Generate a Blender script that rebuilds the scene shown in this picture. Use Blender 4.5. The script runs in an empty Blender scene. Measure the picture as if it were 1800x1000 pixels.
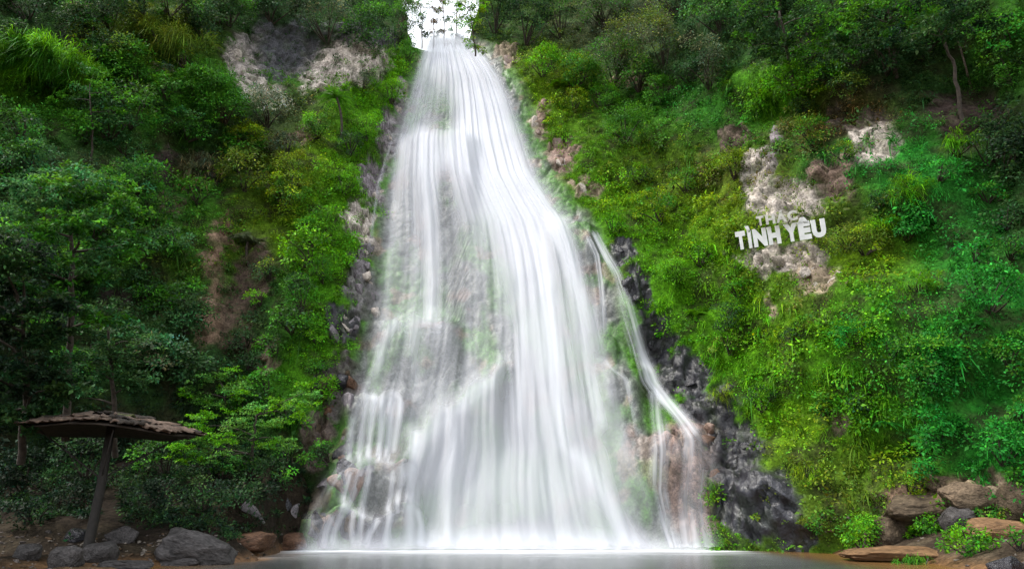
import bpy, math, random
import numpy as np
from mathutils import Vector
from mathutils.bvhtree import BVHTree

S = bpy.context.scene
COL = S.collection
rng = np.random.default_rng(7)
random.seed(7)

# ------------------------------------------------------------ camera, sky, sun, exposure
F_PX, PITCH, CAM_Z = 1173.0, math.radians(19.0), 1.37
cam_data = bpy.data.cameras.new("camera")
cam_data.sensor_width = 36.0
cam_data.lens = 36.0 * F_PX / 1800.0
cam_data.clip_end = 2000.0
cam = bpy.data.objects.new("camera", cam_data)
COL.objects.link(cam)
cam.location = (0, 0, CAM_Z)
cam.rotation_euler = (math.radians(90) + PITCH, 0, 0)
S.camera = cam

SUN_EL, SUN_AZ = math.radians(58), math.radians(-52)      # azimuth from +y towards +x; behind-left of the camera below
sun_dir = Vector((-0.80, -0.24, 0.0)).normalized() * math.cos(SUN_EL) + Vector((0, 0, math.sin(SUN_EL)))
world = bpy.data.worlds.new("World")
S.world = world
world.use_nodes = True
wn, wl = world.node_tree.nodes, world.node_tree.links
wn.clear()
w_out = wn.new("ShaderNodeOutputWorld")
w_bg = wn.new("ShaderNodeBackground")
w_sky = wn.new("ShaderNodeTexSky")
w_sky.sky_type = 'NISHITA'
w_sky.sun_disc = False
w_sky.sun_elevation = SUN_EL
w_sky.sun_rotation = math.atan2(sun_dir.x, sun_dir.y)
w_mix = wn.new("ShaderNodeMix")                            # thin bright cloud over the blue
w_mix.data_type = 'RGBA'
w_mix.inputs[0].default_value = 0.85
w_mix.inputs[7].default_value = (7.6, 7.9, 8.3, 1)
wl.new(w_sky.outputs[0], w_mix.inputs[6])
wl.new(w_mix.outputs[2], w_bg.inputs[0])
w_bg.inputs[1].default_value = 0.10
wl.new(w_bg.outputs[0], w_out.inputs[0])

sun_data = bpy.data.lights.new("sun", 'SUN')
sun_data.energy = 1.5
sun_data.angle = math.radians(12)
sun_data.color = (1.0, 0.96, 0.88)
sun = bpy.data.objects.new("sun", sun_data)
COL.objects.link(sun)
sun.rotation_euler = sun_dir.to_track_quat('Z', 'Y').to_euler()

S.view_settings.view_transform = 'Standard'
S.view_settings.look = 'None'
S.view_settings.exposure = 1.6
S.view_settings.gamma = 1.0
S.view_settings.use_curve_mapping = False
S.cycles.max_bounces = 6
S.cycles.diffuse_bounces = 3
S.cycles.glossy_bounces = 2
S.cycles.transmission_bounces = 3
S.cycles.transparent_max_bounces = 24
S.cycles.use_denoising = True

# ------------------------------------------------------------ maths helpers
CS, SN = math.cos(PITCH), math.sin(PITCH)

def proj(P):
    y, z = P[..., 1], P[..., 2] - CAM_Z
    f = np.maximum(y * CS + z * SN, 0.5)
    u = -y * SN + z * CS
    return 900 + F_PX * P[..., 0] / f, 500 - F_PX * u / f, f

def ray(px, py):
    r, u = (px - 900) / F_PX, (500 - py) / F_PX
    return Vector((r, CS - u * SN, SN + u * CS))           # unit forward depth

def at_depth(px, py, d):
    return Vector((0, 0, CAM_Z)) + ray(px, py) * d

def smooth(x):
    x = np.clip(x, 0, 1)
    return x * x * (3 - 2 * x)

_tabs = {}
def pnoise(P, seed=0):
    if seed not in _tabs:
        r = np.random.default_rng(seed)
        g = r.normal(size=(256, 3)); g /= np.linalg.norm(g, axis=1)[:, None]
        _tabs[seed] = (r.permutation(256), g)
    perm, G = _tabs[seed]
    P = np.asarray(P, float)
    I = np.floor(P).astype(np.int64); Fr = P - I
    W = Fr * Fr * Fr * (Fr * (Fr * 6 - 15) + 10)
    out = np.zeros(P.shape[:-1])
    for dx in (0, 1):
        for dy in (0, 1):
            for dz in (0, 1):
                h = perm[(perm[(perm[(I[..., 0] + dx) & 255] + I[..., 1] + dy) & 255] + I[..., 2] + dz) & 255]
                d = Fr - np.array((dx, dy, dz))
                w = (W[..., 0] if dx else 1 - W[..., 0]) * (W[..., 1] if dy else 1 - W[..., 1]) * (W[..., 2] if dz else 1 - W[..., 2])
                out += w * (G[h] * d).sum(-1)
    return out * 1.6

def fbm(P, octs=4, seed=0, gain=0.5):
    P = np.asarray(P, float)
    o, a, t = 0, 1.0, 0
    for i in range(octs):
        o = o + a * pnoise(P * 2 ** i + 17.3 * i, seed + i); t += a; a *= gain
    return o / t * 1.3

def worley(P, seed=0):
    """F1, F2 and a per-cell random value."""
    P = np.asarray(P, float)
    r = np.random.default_rng(seed + 100)
    perm = r.permutation(4096); jit = r.random((4096, 3)); val = r.random(4096)
    I = np.floor(P).astype(np.int64)
    f1 = np.full(P.shape[:-1], 9.0); f2 = f1.copy(); v = np.zeros_like(f1)
    for dx in (-1, 0, 1):
        for dy in (-1, 0, 1):
            for dz in (-1, 0, 1):
                C = I + np.array((dx, dy, dz))
                h = perm[(perm[(perm[C[..., 0] & 4095] + C[..., 1]) & 4095] + C[..., 2]) & 4095]
                d = np.linalg.norm(C + jit[h] - P, axis=-1)
                m = d < f1
                f2 = np.where(m, f1, np.minimum(f2, d)); v = np.where(m, val[h], v); f1 = np.where(m, d, f1)
    return f1, f2, v

def blob(px, py, cx, cy, rx, ry):
    return np.exp(-(((px - cx) / rx) ** 2 + ((py - cy) / ry) ** 2))

# ------------------------------------------------------------ mesh / object helpers
def mk_mesh(name, V, Fs, col=None, attrs=None, smooth_shade=False):
    """V (N,3); Fs one (M,k) array or a list of them."""
    V = np.ascontiguousarray(V, np.float32)
    if not isinstance(Fs, list):
        Fs = [Fs]
    Fs = [np.asarray(f, np.int32) for f in Fs if len(f)]
    loops = np.concatenate([f.ravel() for f in Fs]) if Fs else np.zeros(0, np.int32)
    tot = np.concatenate([np.full(len(f), f.shape[1], np.int32) for f in Fs]) if Fs else np.zeros(0, np.int32)
    start = np.concatenate(([0], np.cumsum(tot)[:-1])).astype(np.int32) if len(tot) else tot
    me = bpy.data.meshes.new(name)
    me.vertices.add(len(V)); me.vertices.foreach_set("co", V.ravel())
    me.loops.add(len(loops)); me.loops.foreach_set("vertex_index", loops)
    me.polygons.add(len(tot)); me.polygons.foreach_set("loop_start", start)
    if smooth_shade:
        me.polygons.foreach_set("use_smooth", np.ones(len(tot), bool))
    me.update(calc_edges=True)
    me.validate()
    if col is not None:
        a = me.attributes.new("Col", 'FLOAT_COLOR', 'POINT')
        c = np.ones((len(V), 4), np.float32); c[:, :3] = col
        a.data.foreach_set("color", c.ravel())
    for k, v in (attrs or {}).items():
        a = me.attributes.new(k, 'FLOAT', 'POINT')
        a.data.foreach_set("value", np.ascontiguousarray(v, np.float32).ravel())
    return me

def obj(name, me, mat=None, parent=None, loc=None):
    o = bpy.data.objects.new(name, me)
    COL.objects.link(o)
    if mat is not None and me is not None and not me.materials:
        me.materials.append(mat)
    if parent is not None:
        o.parent = parent
    if loc is not None:
        o.location = loc
    return o

def tag(o, label=None, cat=None, group=None, kind=None):
    for k, v in (("label", label), ("category", cat), ("group", group), ("kind", kind)):
        if v: o[k] = v
    return o

def root(name, loc, label, cat, group=None):
    o = bpy.data.objects.new(name, None)
    o.empty_display_size = 0.2
    COL.objects.link(o); o.location = loc
    return tag(o, label, cat, group)

def tube(pts, rad, n=6, cap=True):
    pts = np.asarray([tuple(p) for p in pts], float); rad = np.broadcast_to(np.asarray(rad, float), (len(pts),))
    T = np.gradient(pts, axis=0); T /= np.linalg.norm(T, axis=1)[:, None] + 1e-9
    ref = np.array((0.3, 1.0, 0.1)) if abs(T[0][1]) < 0.8 else np.array((1.0, 0.1, 0.1))
    A = np.cross(T, ref); A /= np.linalg.norm(A, axis=1)[:, None] + 1e-9
    B = np.cross(T, A)
    th = np.arange(n) * 2 * math.pi / n
    V = (pts[:, None] + rad[:, None, None] * (np.cos(th)[None, :, None] * A[:, None] + np.sin(th)[None, :, None] * B[:, None])).reshape(-1, 3)
    i = np.arange(len(pts) - 1)[:, None] * n; j = np.arange(n)[None]; k = (j + 1) % n
    Q = np.stack((i + j, i + k, i + n + k, i + n + j), -1).reshape(-1, 4)
    V = np.vstack((V, pts[-1:]))
    m = (len(pts) - 1) * n; j = np.arange(n)
    Tt = np.stack((m + j, m + (j + 1) % n, np.full(n, len(V) - 1)), -1)
    return V, [Q, Tt]

def join(parts):
    """[(V,[F..])] -> V, [F..]"""
    Vs, Fs, o = [], [], 0
    for V, F in parts:
        Vs.append(V)
        for f in (F if isinstance(F, list) else [F]):
            Fs.append(np.asarray(f) + o)
        o += len(V)
    return np.vstack(Vs), Fs

# ------------------------------------------------------------ materials
def mat_new(name):
    m = bpy.data.materials.new(name); m.use_nodes = True
    nt = m.node_tree; nt.nodes.clear()
    return m, nt.nodes, nt.links

def N(ns, t, **kw):
    n = ns.new(t)
    for k, v in kw.items(): setattr(n, k, v)
    return n

def leaf_material(name, transl=0.3, rough=0.55, spec=0.16):
    m, ns, ln = mat_new(name)
    a = N(ns, "ShaderNodeAttribute", attribute_name="Col")
    p = N(ns, "ShaderNodeBsdfPrincipled"); t = N(ns, "ShaderNodeBsdfTranslucent"); mx = N(ns, "ShaderNodeMixShader"); o = N(ns, "ShaderNodeOutputMaterial")
    p.inputs["Roughness"].default_value = rough; p.inputs["Specular IOR Level"].default_value = spec
    hs = N(ns, "ShaderNodeHueSaturation"); hs.inputs["Value"].default_value = 1.25; hs.inputs["Hue"].default_value = 0.485
    ln.new(a.outputs["Color"], p.inputs["Base Color"]); ln.new(a.outputs["Color"], hs.inputs["Color"]); ln.new(hs.outputs[0], t.inputs[0])
    mx.inputs[0].default_value = transl
    ln.new(p.outputs[0], mx.inputs[1]); ln.new(t.outputs[0], mx.inputs[2]); ln.new(mx.outputs[0], o.inputs[0])
    return m

def rock_material(name, attr=True, base=(0.2, 0.18, 0.17), rough=0.75, scale=1.0, wet_attr=False, bump=0.6, crack=0.6):
    m, ns, ln = mat_new(name)
    o = N(ns, "ShaderNodeOutputMaterial"); p = N(ns, "ShaderNodeBsdfPrincipled")
    tc = N(ns, "ShaderNodeTexCoord")
    n1 = N(ns, "ShaderNodeTexNoise"); n1.inputs["Scale"].default_value = 2.2 * scale; n1.inputs["Detail"].default_value = 9; n1.inputs["Roughness"].default_value = 0.65
    n2 = N(ns, "ShaderNodeTexNoise"); n2.inputs["Scale"].default_value = 11 * scale; n2.inputs["Detail"].default_value = 6
    vo = N(ns, "ShaderNodeTexVoronoi"); vo.feature = 'DISTANCE_TO_EDGE'; vo.inputs["Scale"].default_value = 3.1 * scale
    nw = N(ns, "ShaderNodeMix", data_type='VECTOR'); nw.inputs[0].default_value = 0.35
    ln.new(tc.outputs["Object"], nw.inputs[4]); ln.new(n1.outputs["Color"], nw.inputs[5]); ln.new(nw.outputs[1], vo.inputs["Vector"])
    for n in (n1, n2): ln.new(tc.outputs["Object"], n.inputs["Vector"])
    mr = N(ns, "ShaderNodeMapRange"); mr.inputs[1].default_value = 0.3; mr.inputs[2].default_value = 0.7; mr.inputs[3].default_value = 0.45; mr.inputs[4].default_value = 1.5
    ln.new(n1.outputs["Fac"], mr.inputs[0])
    mul = N(ns, "ShaderNodeMix", data_type='RGBA', blend_type='MULTIPLY'); mul.inputs[0].default_value = 1.0
    if attr:
        a = N(ns, "ShaderNodeAttribute", attribute_name="Col"); ln.new(a.outputs["Color"], mul.inputs[6])
    else:
        mul.inputs[6].default_value = (*base, 1)
    ln.new(mr.outputs[0], mul.inputs[7])
    ck = N(ns, "ShaderNodeMapRange"); ck.inputs[2].default_value = 0.05; ck.inputs[3].default_value = crack      # dirt in the cracks
    mk = N(ns, "ShaderNodeMix", data_type='RGBA', blend_type='MULTIPLY'); mk.inputs[0].default_value = 1.0
    f2_ = N(ns, "ShaderNodeMapRange"); f2_.inputs[1].default_value = 0.32; f2_.inputs[2].default_value = 0.68; f2_.inputs[3].default_value = 0.6; f2_.inputs[4].default_value = 1.35      # grain
    mg = N(ns, "ShaderNodeMix", data_type='RGBA', blend_type='MULTIPLY'); mg.inputs[0].default_value = 1.0
    ln.new(n2.outputs["Fac"], f2_.inputs[0]); ln.new(mul.outputs[2], mg.inputs[6]); ln.new(f2_.outputs[0], mg.inputs[7])
    ln.new(vo.outputs["Distance"], ck.inputs[0]); ln.new(mg.outputs[2], mk.inputs[6]); ln.new(ck.outputs[0], mk.inputs[7])
    ln.new(mk.outputs[2], p.inputs["Base Color"])
    p.inputs["Roughness"].default_value = rough
    p.inputs["Specular IOR Level"].default_value = 0.18 if rough > .5 else 0.5
    if wet_attr:
        sp = N(ns, "ShaderNodeMapRange"); sp.inputs[3].default_value = 0.08; sp.inputs[4].default_value = 0.5
        w = N(ns, "ShaderNodeAttribute", attribute_name="wet")
        r = N(ns, "ShaderNodeMapRange"); r.inputs[3].default_value = 0.85; r.inputs[4].default_value = 0.28
        ln.new(w.outputs["Fac"], sp.inputs[0]); ln.new(sp.outputs[0], p.inputs["Specular IOR Level"]); ln.new(w.outputs["Fac"], r.inputs[0]); ln.new(r.outputs[0], p.inputs["Roughness"])
    b1 = N(ns, "ShaderNodeBump"); b1.inputs["Strength"].default_value = bump; b1.inputs["Distance"].default_value = 0.12
    b2 = N(ns, "ShaderNodeBump"); b2.inputs["Strength"].default_value = bump; b2.inputs["Distance"].default_value = 0.03
    b0 = N(ns, "ShaderNodeBump"); b0.inputs["Strength"].default_value = bump * (0.7 - 0.6 * crack); b0.inputs["Distance"].default_value = 0.08
    vr = N(ns, "ShaderNodeMapRange"); vr.inputs[2].default_value = 0.12
    ln.new(vo.outputs["Distance"], vr.inputs[0]); ln.new(vr.outputs[0], b0.inputs["Height"])
    ln.new(n1.outputs["Fac"], b1.inputs["Height"]); ln.new(b0.outputs[0], b1.inputs["Normal"])
    ln.new(n2.outputs["Fac"], b2.inputs["Height"]); ln.new(b1.outputs[0], b2.inputs["Normal"])
    ln.new(b2.outputs[0], p.inputs["Normal"])
    ln.new(p.outputs[0], o.inputs[0])
    return m

def plain_material(name, base, rough=0.7, var=0.5, scale=6.0, bump=0.4):
    m, ns, ln = mat_new(name)
    o = N(ns, "ShaderNodeOutputMaterial"); p = N(ns, "ShaderNodeBsdfPrincipled"); tc = N(ns, "ShaderNodeTexCoord")
    n1 = N(ns, "ShaderNodeTexNoise"); n1.inputs["Scale"].default_value = scale; n1.inputs["Detail"].default_value = 7
    ln.new(tc.outputs["Object"], n1.inputs["Vector"])
    mr = N(ns, "ShaderNodeMapRange"); mr.inputs[1].default_value = 0.3; mr.inputs[2].default_value = 0.7; mr.inputs[3].default_value = 1 - var; mr.inputs[4].default_value = 1 + var * 0.6
    mul = N(ns, "ShaderNodeMix", data_type='RGBA', blend_type='MULTIPLY'); mul.inputs[0].default_value = 1.0
    mul.inputs[6].default_value = (*base, 1)
    ln.new(n1.outputs["Fac"], mr.inputs[0]); ln.new(mr.outputs[0], mul.inputs[7]); ln.new(mul.outputs[2], p.inputs["Base Color"])
    p.inputs["Roughness"].default_value = rough
    b = N(ns, "ShaderNodeBump"); b.inputs["Strength"].default_value = bump; b.inputs["Distance"].default_value = 0.03
    ln.new(n1.outputs["Fac"], b.inputs["Height"]); ln.new(b.outputs[0], p.inputs["Normal"])
    ln.new(p.outputs[0], o.inputs[0])
    return m

def water_material(name, col=(0.78, 0.785, 0.83)):
    m, ns, ln = mat_new(name)
    o = N(ns, "ShaderNodeOutputMaterial"); a = N(ns, "ShaderNodeAttribute", attribute_name="cover")
    d = N(ns, "ShaderNodeBsdfDiffuse"); t = N(ns, "ShaderNodeBsdfTranslucent"); tr = N(ns, "ShaderNodeBsdfTransparent")
    d.inputs[0].default_value = (*col, 1); t.inputs[0].default_value = (*col, 1)
    m1 = N(ns, "ShaderNodeMixShader"); m1.inputs[0].default_value = 0.3
    m2 = N(ns, "ShaderNodeMixShader")
    ln.new(d.outputs[0], m1.inputs[1]); ln.new(t.outputs[0], m1.inputs[2])
    ln.new(a.outputs["Fac"], m2.inputs[0]); ln.new(tr.outputs[0], m2.inputs[1]); ln.new(m1.outputs[0], m2.inputs[2]); ln.new(m2.outputs[0], o.inputs[0])
    return m

M_LEAF = leaf_material("leaf", 0.36)
M_GLOSSY_LEAF = leaf_material("glossy_leaf", 0.22, 0.4, 0.4)
M_CLIFF = rock_material("cliff_rock", True, wet_attr=True)
M_WATER = water_material("falling_water")
M_BARK = plain_material("bark", (0.06, 0.045, 0.035), 0.85, 0.6, 9)
M_PALEBARK = plain_material("pale_bark", (0.17, 0.13, 0.10), 0.85, 0.6, 9)

# ------------------------------------------------------------ the cliff
def crest(x):
    notch = smooth((x + 11.0) / 3.0) * (1 - smooth((x + 3.9) / 1.6))
    return 48.0 - 11.6 * notch

def base_y(x, z):
    yl = 30 + 0.55 * np.logaddexp(0, (-9 - x) * 0.9) / 0.9
    yl = 30 - 0.55 * np.logaddexp(0, (-9 - x) * 0.9) / 0.9
    yr = -1.0 * np.logaddexp(0, (x - 9) * 0.7) / 0.7
    lean = 0.40 + 0.02 * smooth((-9 - x) / 6) - 0.04 * smooth((x - 9) / 6)
    return yl + yr + lean * np.maximum(z, -2) - 0.9 * np.exp(-((x + 1) / 6.0) ** 2) * np.exp(-(z / 9.0) ** 2)

# natural leaf colours, except 'deep', which is darkened to stand for shade
PAL = {
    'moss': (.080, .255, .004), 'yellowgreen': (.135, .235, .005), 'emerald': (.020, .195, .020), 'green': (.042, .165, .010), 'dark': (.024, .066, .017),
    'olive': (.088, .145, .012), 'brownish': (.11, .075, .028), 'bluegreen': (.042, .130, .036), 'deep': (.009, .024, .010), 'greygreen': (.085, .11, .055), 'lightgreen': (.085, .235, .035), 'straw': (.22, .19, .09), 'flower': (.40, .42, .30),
}
PAL = {k: np.array(v) for k, v in PAL.items()}
ZONES = [   # what grows where (centre and radii as seen from the pool), colour, strength
    (960, 190, 70, 130, 'yellowgreen', 1), (920, 250, 20, 90, 'moss', 1.2), (1000, 290, 90, 90, 'moss', 1.2), (1030, 220, 40, 50, 'olive', .9), (1070, 430, 80, 80, 'moss', 1.8), (1150, 330, 130, 90, 'yellowgreen', .9), (1180, 230, 140, 70, 'green', .8), (1120, 280, 60, 40, 'olive', .8),
    (1090, 200, 90, 60, 'green', 1), (1220, 560, 120, 90, 'moss', 2.0), (1370, 650, 140, 100, 'moss', 2.0), (1390, 600, 60, 50, 'yellowgreen', 1.1), (1460, 830, 100, 50, 'olive', .9), (1400, 750, 90, 60, 'yellowgreen', 1), (1560, 700, 80, 100, 'moss', 1.0),
    (1660, 620, 150, 110, 'emerald', 1.4), (1730, 470, 100, 80, 'emerald', 1.2), (1560, 560, 90, 60, 'moss', 1), (1620, 310, 110, 80, 'emerald', 1.2), (1700, 200, 60, 60, 'green', 1), (1790, 250, 70, 110, 'dark', 1.4), (1760, 100, 60, 60, 'green', 1), (1790, 380, 70, 50, 'dark', 1),
    (1360, 170, 70, 40, 'moss', 1.3), (1230, 200, 90, 40, 'emerald', .8), (1250, 300, 90, 60, 'brownish', .5), (1250, 400, 90, 60, 'yellowgreen', .9), (1480, 210, 90, 40, 'brownish', .9), (1520, 460, 80, 50, 'yellowgreen', 1), (1500, 380, 60, 40, 'olive', 1), (1430, 540, 70, 40, 'brownish', .6),
    (1700, 770, 120, 50, 'emerald', 1.2), (1570, 810, 60, 40, 'yellowgreen', 1), (1340, 480, 80, 50, 'olive', .6), (1180, 440, 80, 70, 'moss', 1.6), (1300, 520, 60, 40, 'yellowgreen', .8),
    (690, 150, 40, 60, 'moss', 2), (645, 230, 40, 70, 'moss', 2.4), (610, 320, 40, 60, 'moss', 2.2), (580, 420, 50, 100, 'moss', 2), (555, 520, 40, 60, 'moss', 1.3), (540, 300, 60, 70, 'yellowgreen', 1.0), (480, 330, 60, 70, 'olive', 1.0), (480, 230, 70, 40, 'greygreen', 1), (300, 170, 130, 60, 'green', 1), (80, 110, 100, 40, 'moss', 1.2), (280, 72, 90, 34, 'olive', 1.4),
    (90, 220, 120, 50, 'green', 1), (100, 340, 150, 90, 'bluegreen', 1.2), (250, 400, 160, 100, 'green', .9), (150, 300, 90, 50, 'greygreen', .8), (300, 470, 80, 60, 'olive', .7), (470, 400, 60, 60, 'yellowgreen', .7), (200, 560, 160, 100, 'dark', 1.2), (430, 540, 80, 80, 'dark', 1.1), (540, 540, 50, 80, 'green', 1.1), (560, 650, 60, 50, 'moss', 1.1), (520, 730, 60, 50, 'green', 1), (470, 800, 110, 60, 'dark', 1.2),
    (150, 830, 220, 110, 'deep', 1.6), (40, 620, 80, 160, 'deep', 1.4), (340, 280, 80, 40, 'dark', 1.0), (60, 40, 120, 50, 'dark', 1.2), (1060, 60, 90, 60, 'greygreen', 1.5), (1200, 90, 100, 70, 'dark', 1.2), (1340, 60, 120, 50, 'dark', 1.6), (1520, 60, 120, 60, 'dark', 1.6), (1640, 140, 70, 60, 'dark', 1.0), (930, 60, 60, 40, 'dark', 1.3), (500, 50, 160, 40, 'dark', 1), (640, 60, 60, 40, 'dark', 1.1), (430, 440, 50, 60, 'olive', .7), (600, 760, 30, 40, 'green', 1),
]
ZN = [z[4] for z in ZONES]
ZC = np.array([PAL[z[4]] for z in ZONES])

# rock exposures, and one shadowed hollow, as seen: centre, radii, colour, wetness
PALE, GREY, DARK = (0.43, 0.375, 0.33), (0.24, 0.205, 0.22), (0.018, 0.017, 0.021)
PINK, BROWN, RUST, TAN = (0.28, 0.19, 0.155), (0.19, 0.125, 0.085), (0.12, 0.065, 0.04), (0.31, 0.24, 0.17)
ROCKS = [
    (610, 122, 76, 34, (.52, .45, .40), 0), (560, 142, 40, 28, (.50, .43, .38), 0), (430, 100, 40, 42, (.36, .31, .28), 0), (455, 150, 44, 24, PALE, 0),
    (490, 85, 80, 45, (0.08, 0.08, 0.09), .2), (640, 80, 60, 25, (0.07, 0.065, 0.075), .2), (100, 85, 45, 28, (0.06, 0.045, 0.06), 0),  # last one: shade of the upper-left hollow put into the colour
    (706, 185, 13, 28, GREY, .4), (680, 240, 22, 38, GREY, .4), (656, 320, 26, 48, GREY, .4), (628, 395, 24, 38, PALE, .4), (648, 440, 16, 22, PALE, .4),
    (640, 520, 36, 60, (0.10, 0.09, 0.09), .7), (600, 580, 30, 36, DARK, .6), (600, 690, 50, 50, (0.09, 0.075, 0.07), .5),
    (392, 405, 18, 34, BROWN, 0), (376, 470, 22, 56, BROWN, 0), (368, 560, 30, 50, BROWN, 0), (410, 540, 30, 50, (0.10, 0.07, 0.05), 0), (470, 625, 20, 24, TAN, 0), (420, 590, 40, 40, (0.08, 0.055, 0.04), 0),
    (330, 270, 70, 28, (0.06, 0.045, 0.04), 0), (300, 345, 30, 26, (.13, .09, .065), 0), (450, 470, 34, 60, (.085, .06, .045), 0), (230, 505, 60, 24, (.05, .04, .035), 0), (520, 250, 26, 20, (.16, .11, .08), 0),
    (888, 106, 26, 20, TAN, 0), (950, 210, 16, 34, PINK, 0), (985, 275, 24, 30, PINK, 0), (1030, 332, 26, 14, TAN, 0), (1110, 140, 40, 12, TAN, 0),
    (1340, 315, 34, 50, PALE, 0), (1392, 368, 66, 42, PALE, 0), (1385, 462, 84, 26, PALE, 0), (1540, 262, 40, 46, PALE, 0), (1440, 500, 40, 36, TAN, 0),
    (1365, 270, 14, 40, GREY, 0), (1480, 330, 40, 40, (0.2, 0.14, 0.11), 0), (1362, 545, 9, 26, TAN, 0), (1505, 215, 60, 24, (0.10, 0.075, 0.06), 0), (1290, 240, 30, 20, (0.12, 0.09, 0.07), 0),
    (1092, 450, 26, 28, DARK, .8), (1122, 520, 24, 42, DARK, .8), (1150, 590, 36, 46, DARK, .8), (1195, 655, 50, 48, DARK, .8), (1242, 720, 52, 50, DARK, .8),
    (1290, 800, 62, 70, DARK, .8), (1330, 895, 84, 70, (0.024, 0.023, 0.029), .95), (1395, 950, 40, 30, (0.024, 0.023, 0.029), .95),
    (1200, 830, 52, 80, PINK, .5), (1225, 760, 30, 24, PINK, .4), (1160, 810, 46, 56, PINK, .5), (1215, 910, 36, 46, PINK, .5),
    (470, 905, 80, 44, RUST, .5), (560, 770, 36, 46, (0.10, 0.07, 0.055), .5), (1660, 880, 120, 40, BROWN, 0), (1740, 870, 60, 30, TAN, 0),
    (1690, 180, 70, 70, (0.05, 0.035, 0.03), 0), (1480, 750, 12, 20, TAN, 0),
]
FALL_L = np.array([(756, 72), (742, 100), (728, 140), (708, 200), (690, 260), (680, 330), (670, 420), (660, 520), (648, 600), (625, 680), (606, 740), (590, 800), (556, 860), (530, 920), (512, 972)], float)
FALL_R = np.array([(814, 72), (838, 90), (862, 112), (892, 150), (916, 200), (942, 270), (962, 320), (996, 365), (1026, 402), (1046, 450), (1060, 500), (1082, 600), (1102, 690), (1122, 770), (1150, 850), (1182, 930), (1204, 972)], float)
fl = lambda py: np.interp(py, FALL_L[:, 1], FALL_L[:, 0])
fr = lambda py: np.interp(py, FALL_R[:, 1], FALL_R[:, 0])

# hollows (-) and swellings (+) of the wall, metres
RELIEF = [
    (60, 165, 80, 26, -1.6), (80, 110, 110, 32, 1.3), (95, 85, 60, 20, -1.2), (280, 78, 100, 36, 1.2), (350, 280, 90, 40, -2.0), (300, 200, 120, 40, .6),
    (220, 515, 100, 40, -2.0), (420, 530, 70, 90, -1.2), (375, 480, 20, 110, .6), (490, 100, 90, 40, -1.0), (610, 60, 100, 45, 1.2), (590, 125, 80, 30, .5),
    (560, 420, 60, 200, .7), (470, 640, 70, 50, -.8), (150, 800, 180, 90, -3.0), (430, 840, 110, 60, -1.8), (480, 780, 60, 30, .6),
    (1000, 130, 140, 40, .9), (1450, 195, 130, 22, -1.3), (1380, 160, 90, 40, 1.0), (1390, 360, 110, 110, .5), (1400, 330, 14, 60, -.5), (1600, 320, 120, 60, .8), (1740, 300, 60, 90, -1.2), (1690, 120, 90, 60, -2.0),
    (1250, 480, 200, 120, .8), (1080, 250, 100, 80, .5), (1650, 560, 150, 70, 1.0), (1760, 690, 50, 40, -.9), (1590, 790, 60, 18, -.9), (1500, 650, 150, 70, .7), (1230, 460, 60, 16, -.6),
    (1330, 880, 80, 70, 1.0), (1215, 760, 36, 26, .5), (1150, 620, 30, 120, -.7), (1240, 530, 30, 18, -.7), (1300, 600, 40, 20, -.5), (1150, 820, 70, 80, .7),
]
# ledges under the falling water: x range, line y(x), depth of the step, fade length
def ledges(px, py):
    d = np.zeros_like(px)
    for x0, x1, f, A, fade in [
        (690, 850, lambda x: 243 + ((x - 790) / 60) ** 2 * 14, .8, 200),
        (640, 820, lambda x: 572 - 4 * np.sin(x / 14), .8, 150),
        (700, 900, lambda x: 792 - (x - 715) * .82 + 7 * np.sin(x / 9), 1.0, 160),
        (590, 740, lambda x: 705 + 6 * np.sin(x / 8), .8, 110),
        (560, 745, lambda x: 826 + 12 * np.sin(x / 22) - (x - 640) * .12, .9, 90),
        (520, 750, lambda x: 908 + 10 * np.sin(x / 17), .9, 90),
        (950, 1060, lambda x: 402 + (1030 - x) * .02, .6, 120),
        (1040, 1150, lambda x: 650 + 5 * np.sin(x / 7), .6, 120),
        (1120, 1250, lambda x: 775 + 5 * np.sin(x / 9), .8, 150),
    ]:
        m = smooth((px - x0) / 30) * (1 - smooth((px - x1 + 30) / 30))
        t = py - f(px)
        d += m * A * smooth((t + 6) / 14) * (1 - smooth((t - 14) / fade))
    return d

XS = np.concatenate((np.arange(-46, -13, .24), np.arange(-13, 18, .105), np.arange(18, 46, .27)))
TW, TB = 410, 20
t = np.arange(TW) / (TW - 1)
zc = crest(XS)
Zw = -2.0 + (zc[None] + 2.0) * t[:, None]
Xw = np.broadcast_to(XS[None], Zw.shape)
Yw = base_y(Xw, Zw)
Yb = base_y(XS, zc)[None] + (np.arange(1, TB + 1) ** 1.5 * .3)[:, None]
Zb = np.broadcast_to(zc[None], Yb.shape) + .03 * (Yb - Yb[:1]) - 0.5 * smooth((Yb - Yb[:1]) / 3)
Xb = np.broadcast_to(XS[None], Yb.shape)
P0 = np.stack((np.vstack((Xw, Xb)), np.vstack((Yw, Yb)), np.vstack((Zw, Zb))), -1)
NR, NC = P0.shape[:2]
dr, dc = np.gradient(P0, axis=0), np.gradient(P0, axis=1)
N0 = np.cross(dc, dr); N0 /= np.linalg.norm(N0, axis=-1)[..., None] + 1e-9
N0[N0[..., 1] > 0] *= -1
PX, PY, PF = proj(P0)
in_fall = smooth((PX - fl(PY) + 25) / 35) * (1 - smooth((PX - fr(PY) - 0) / 40)) * (PY > 60)
in_fall = np.maximum(in_fall, 0)

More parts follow.
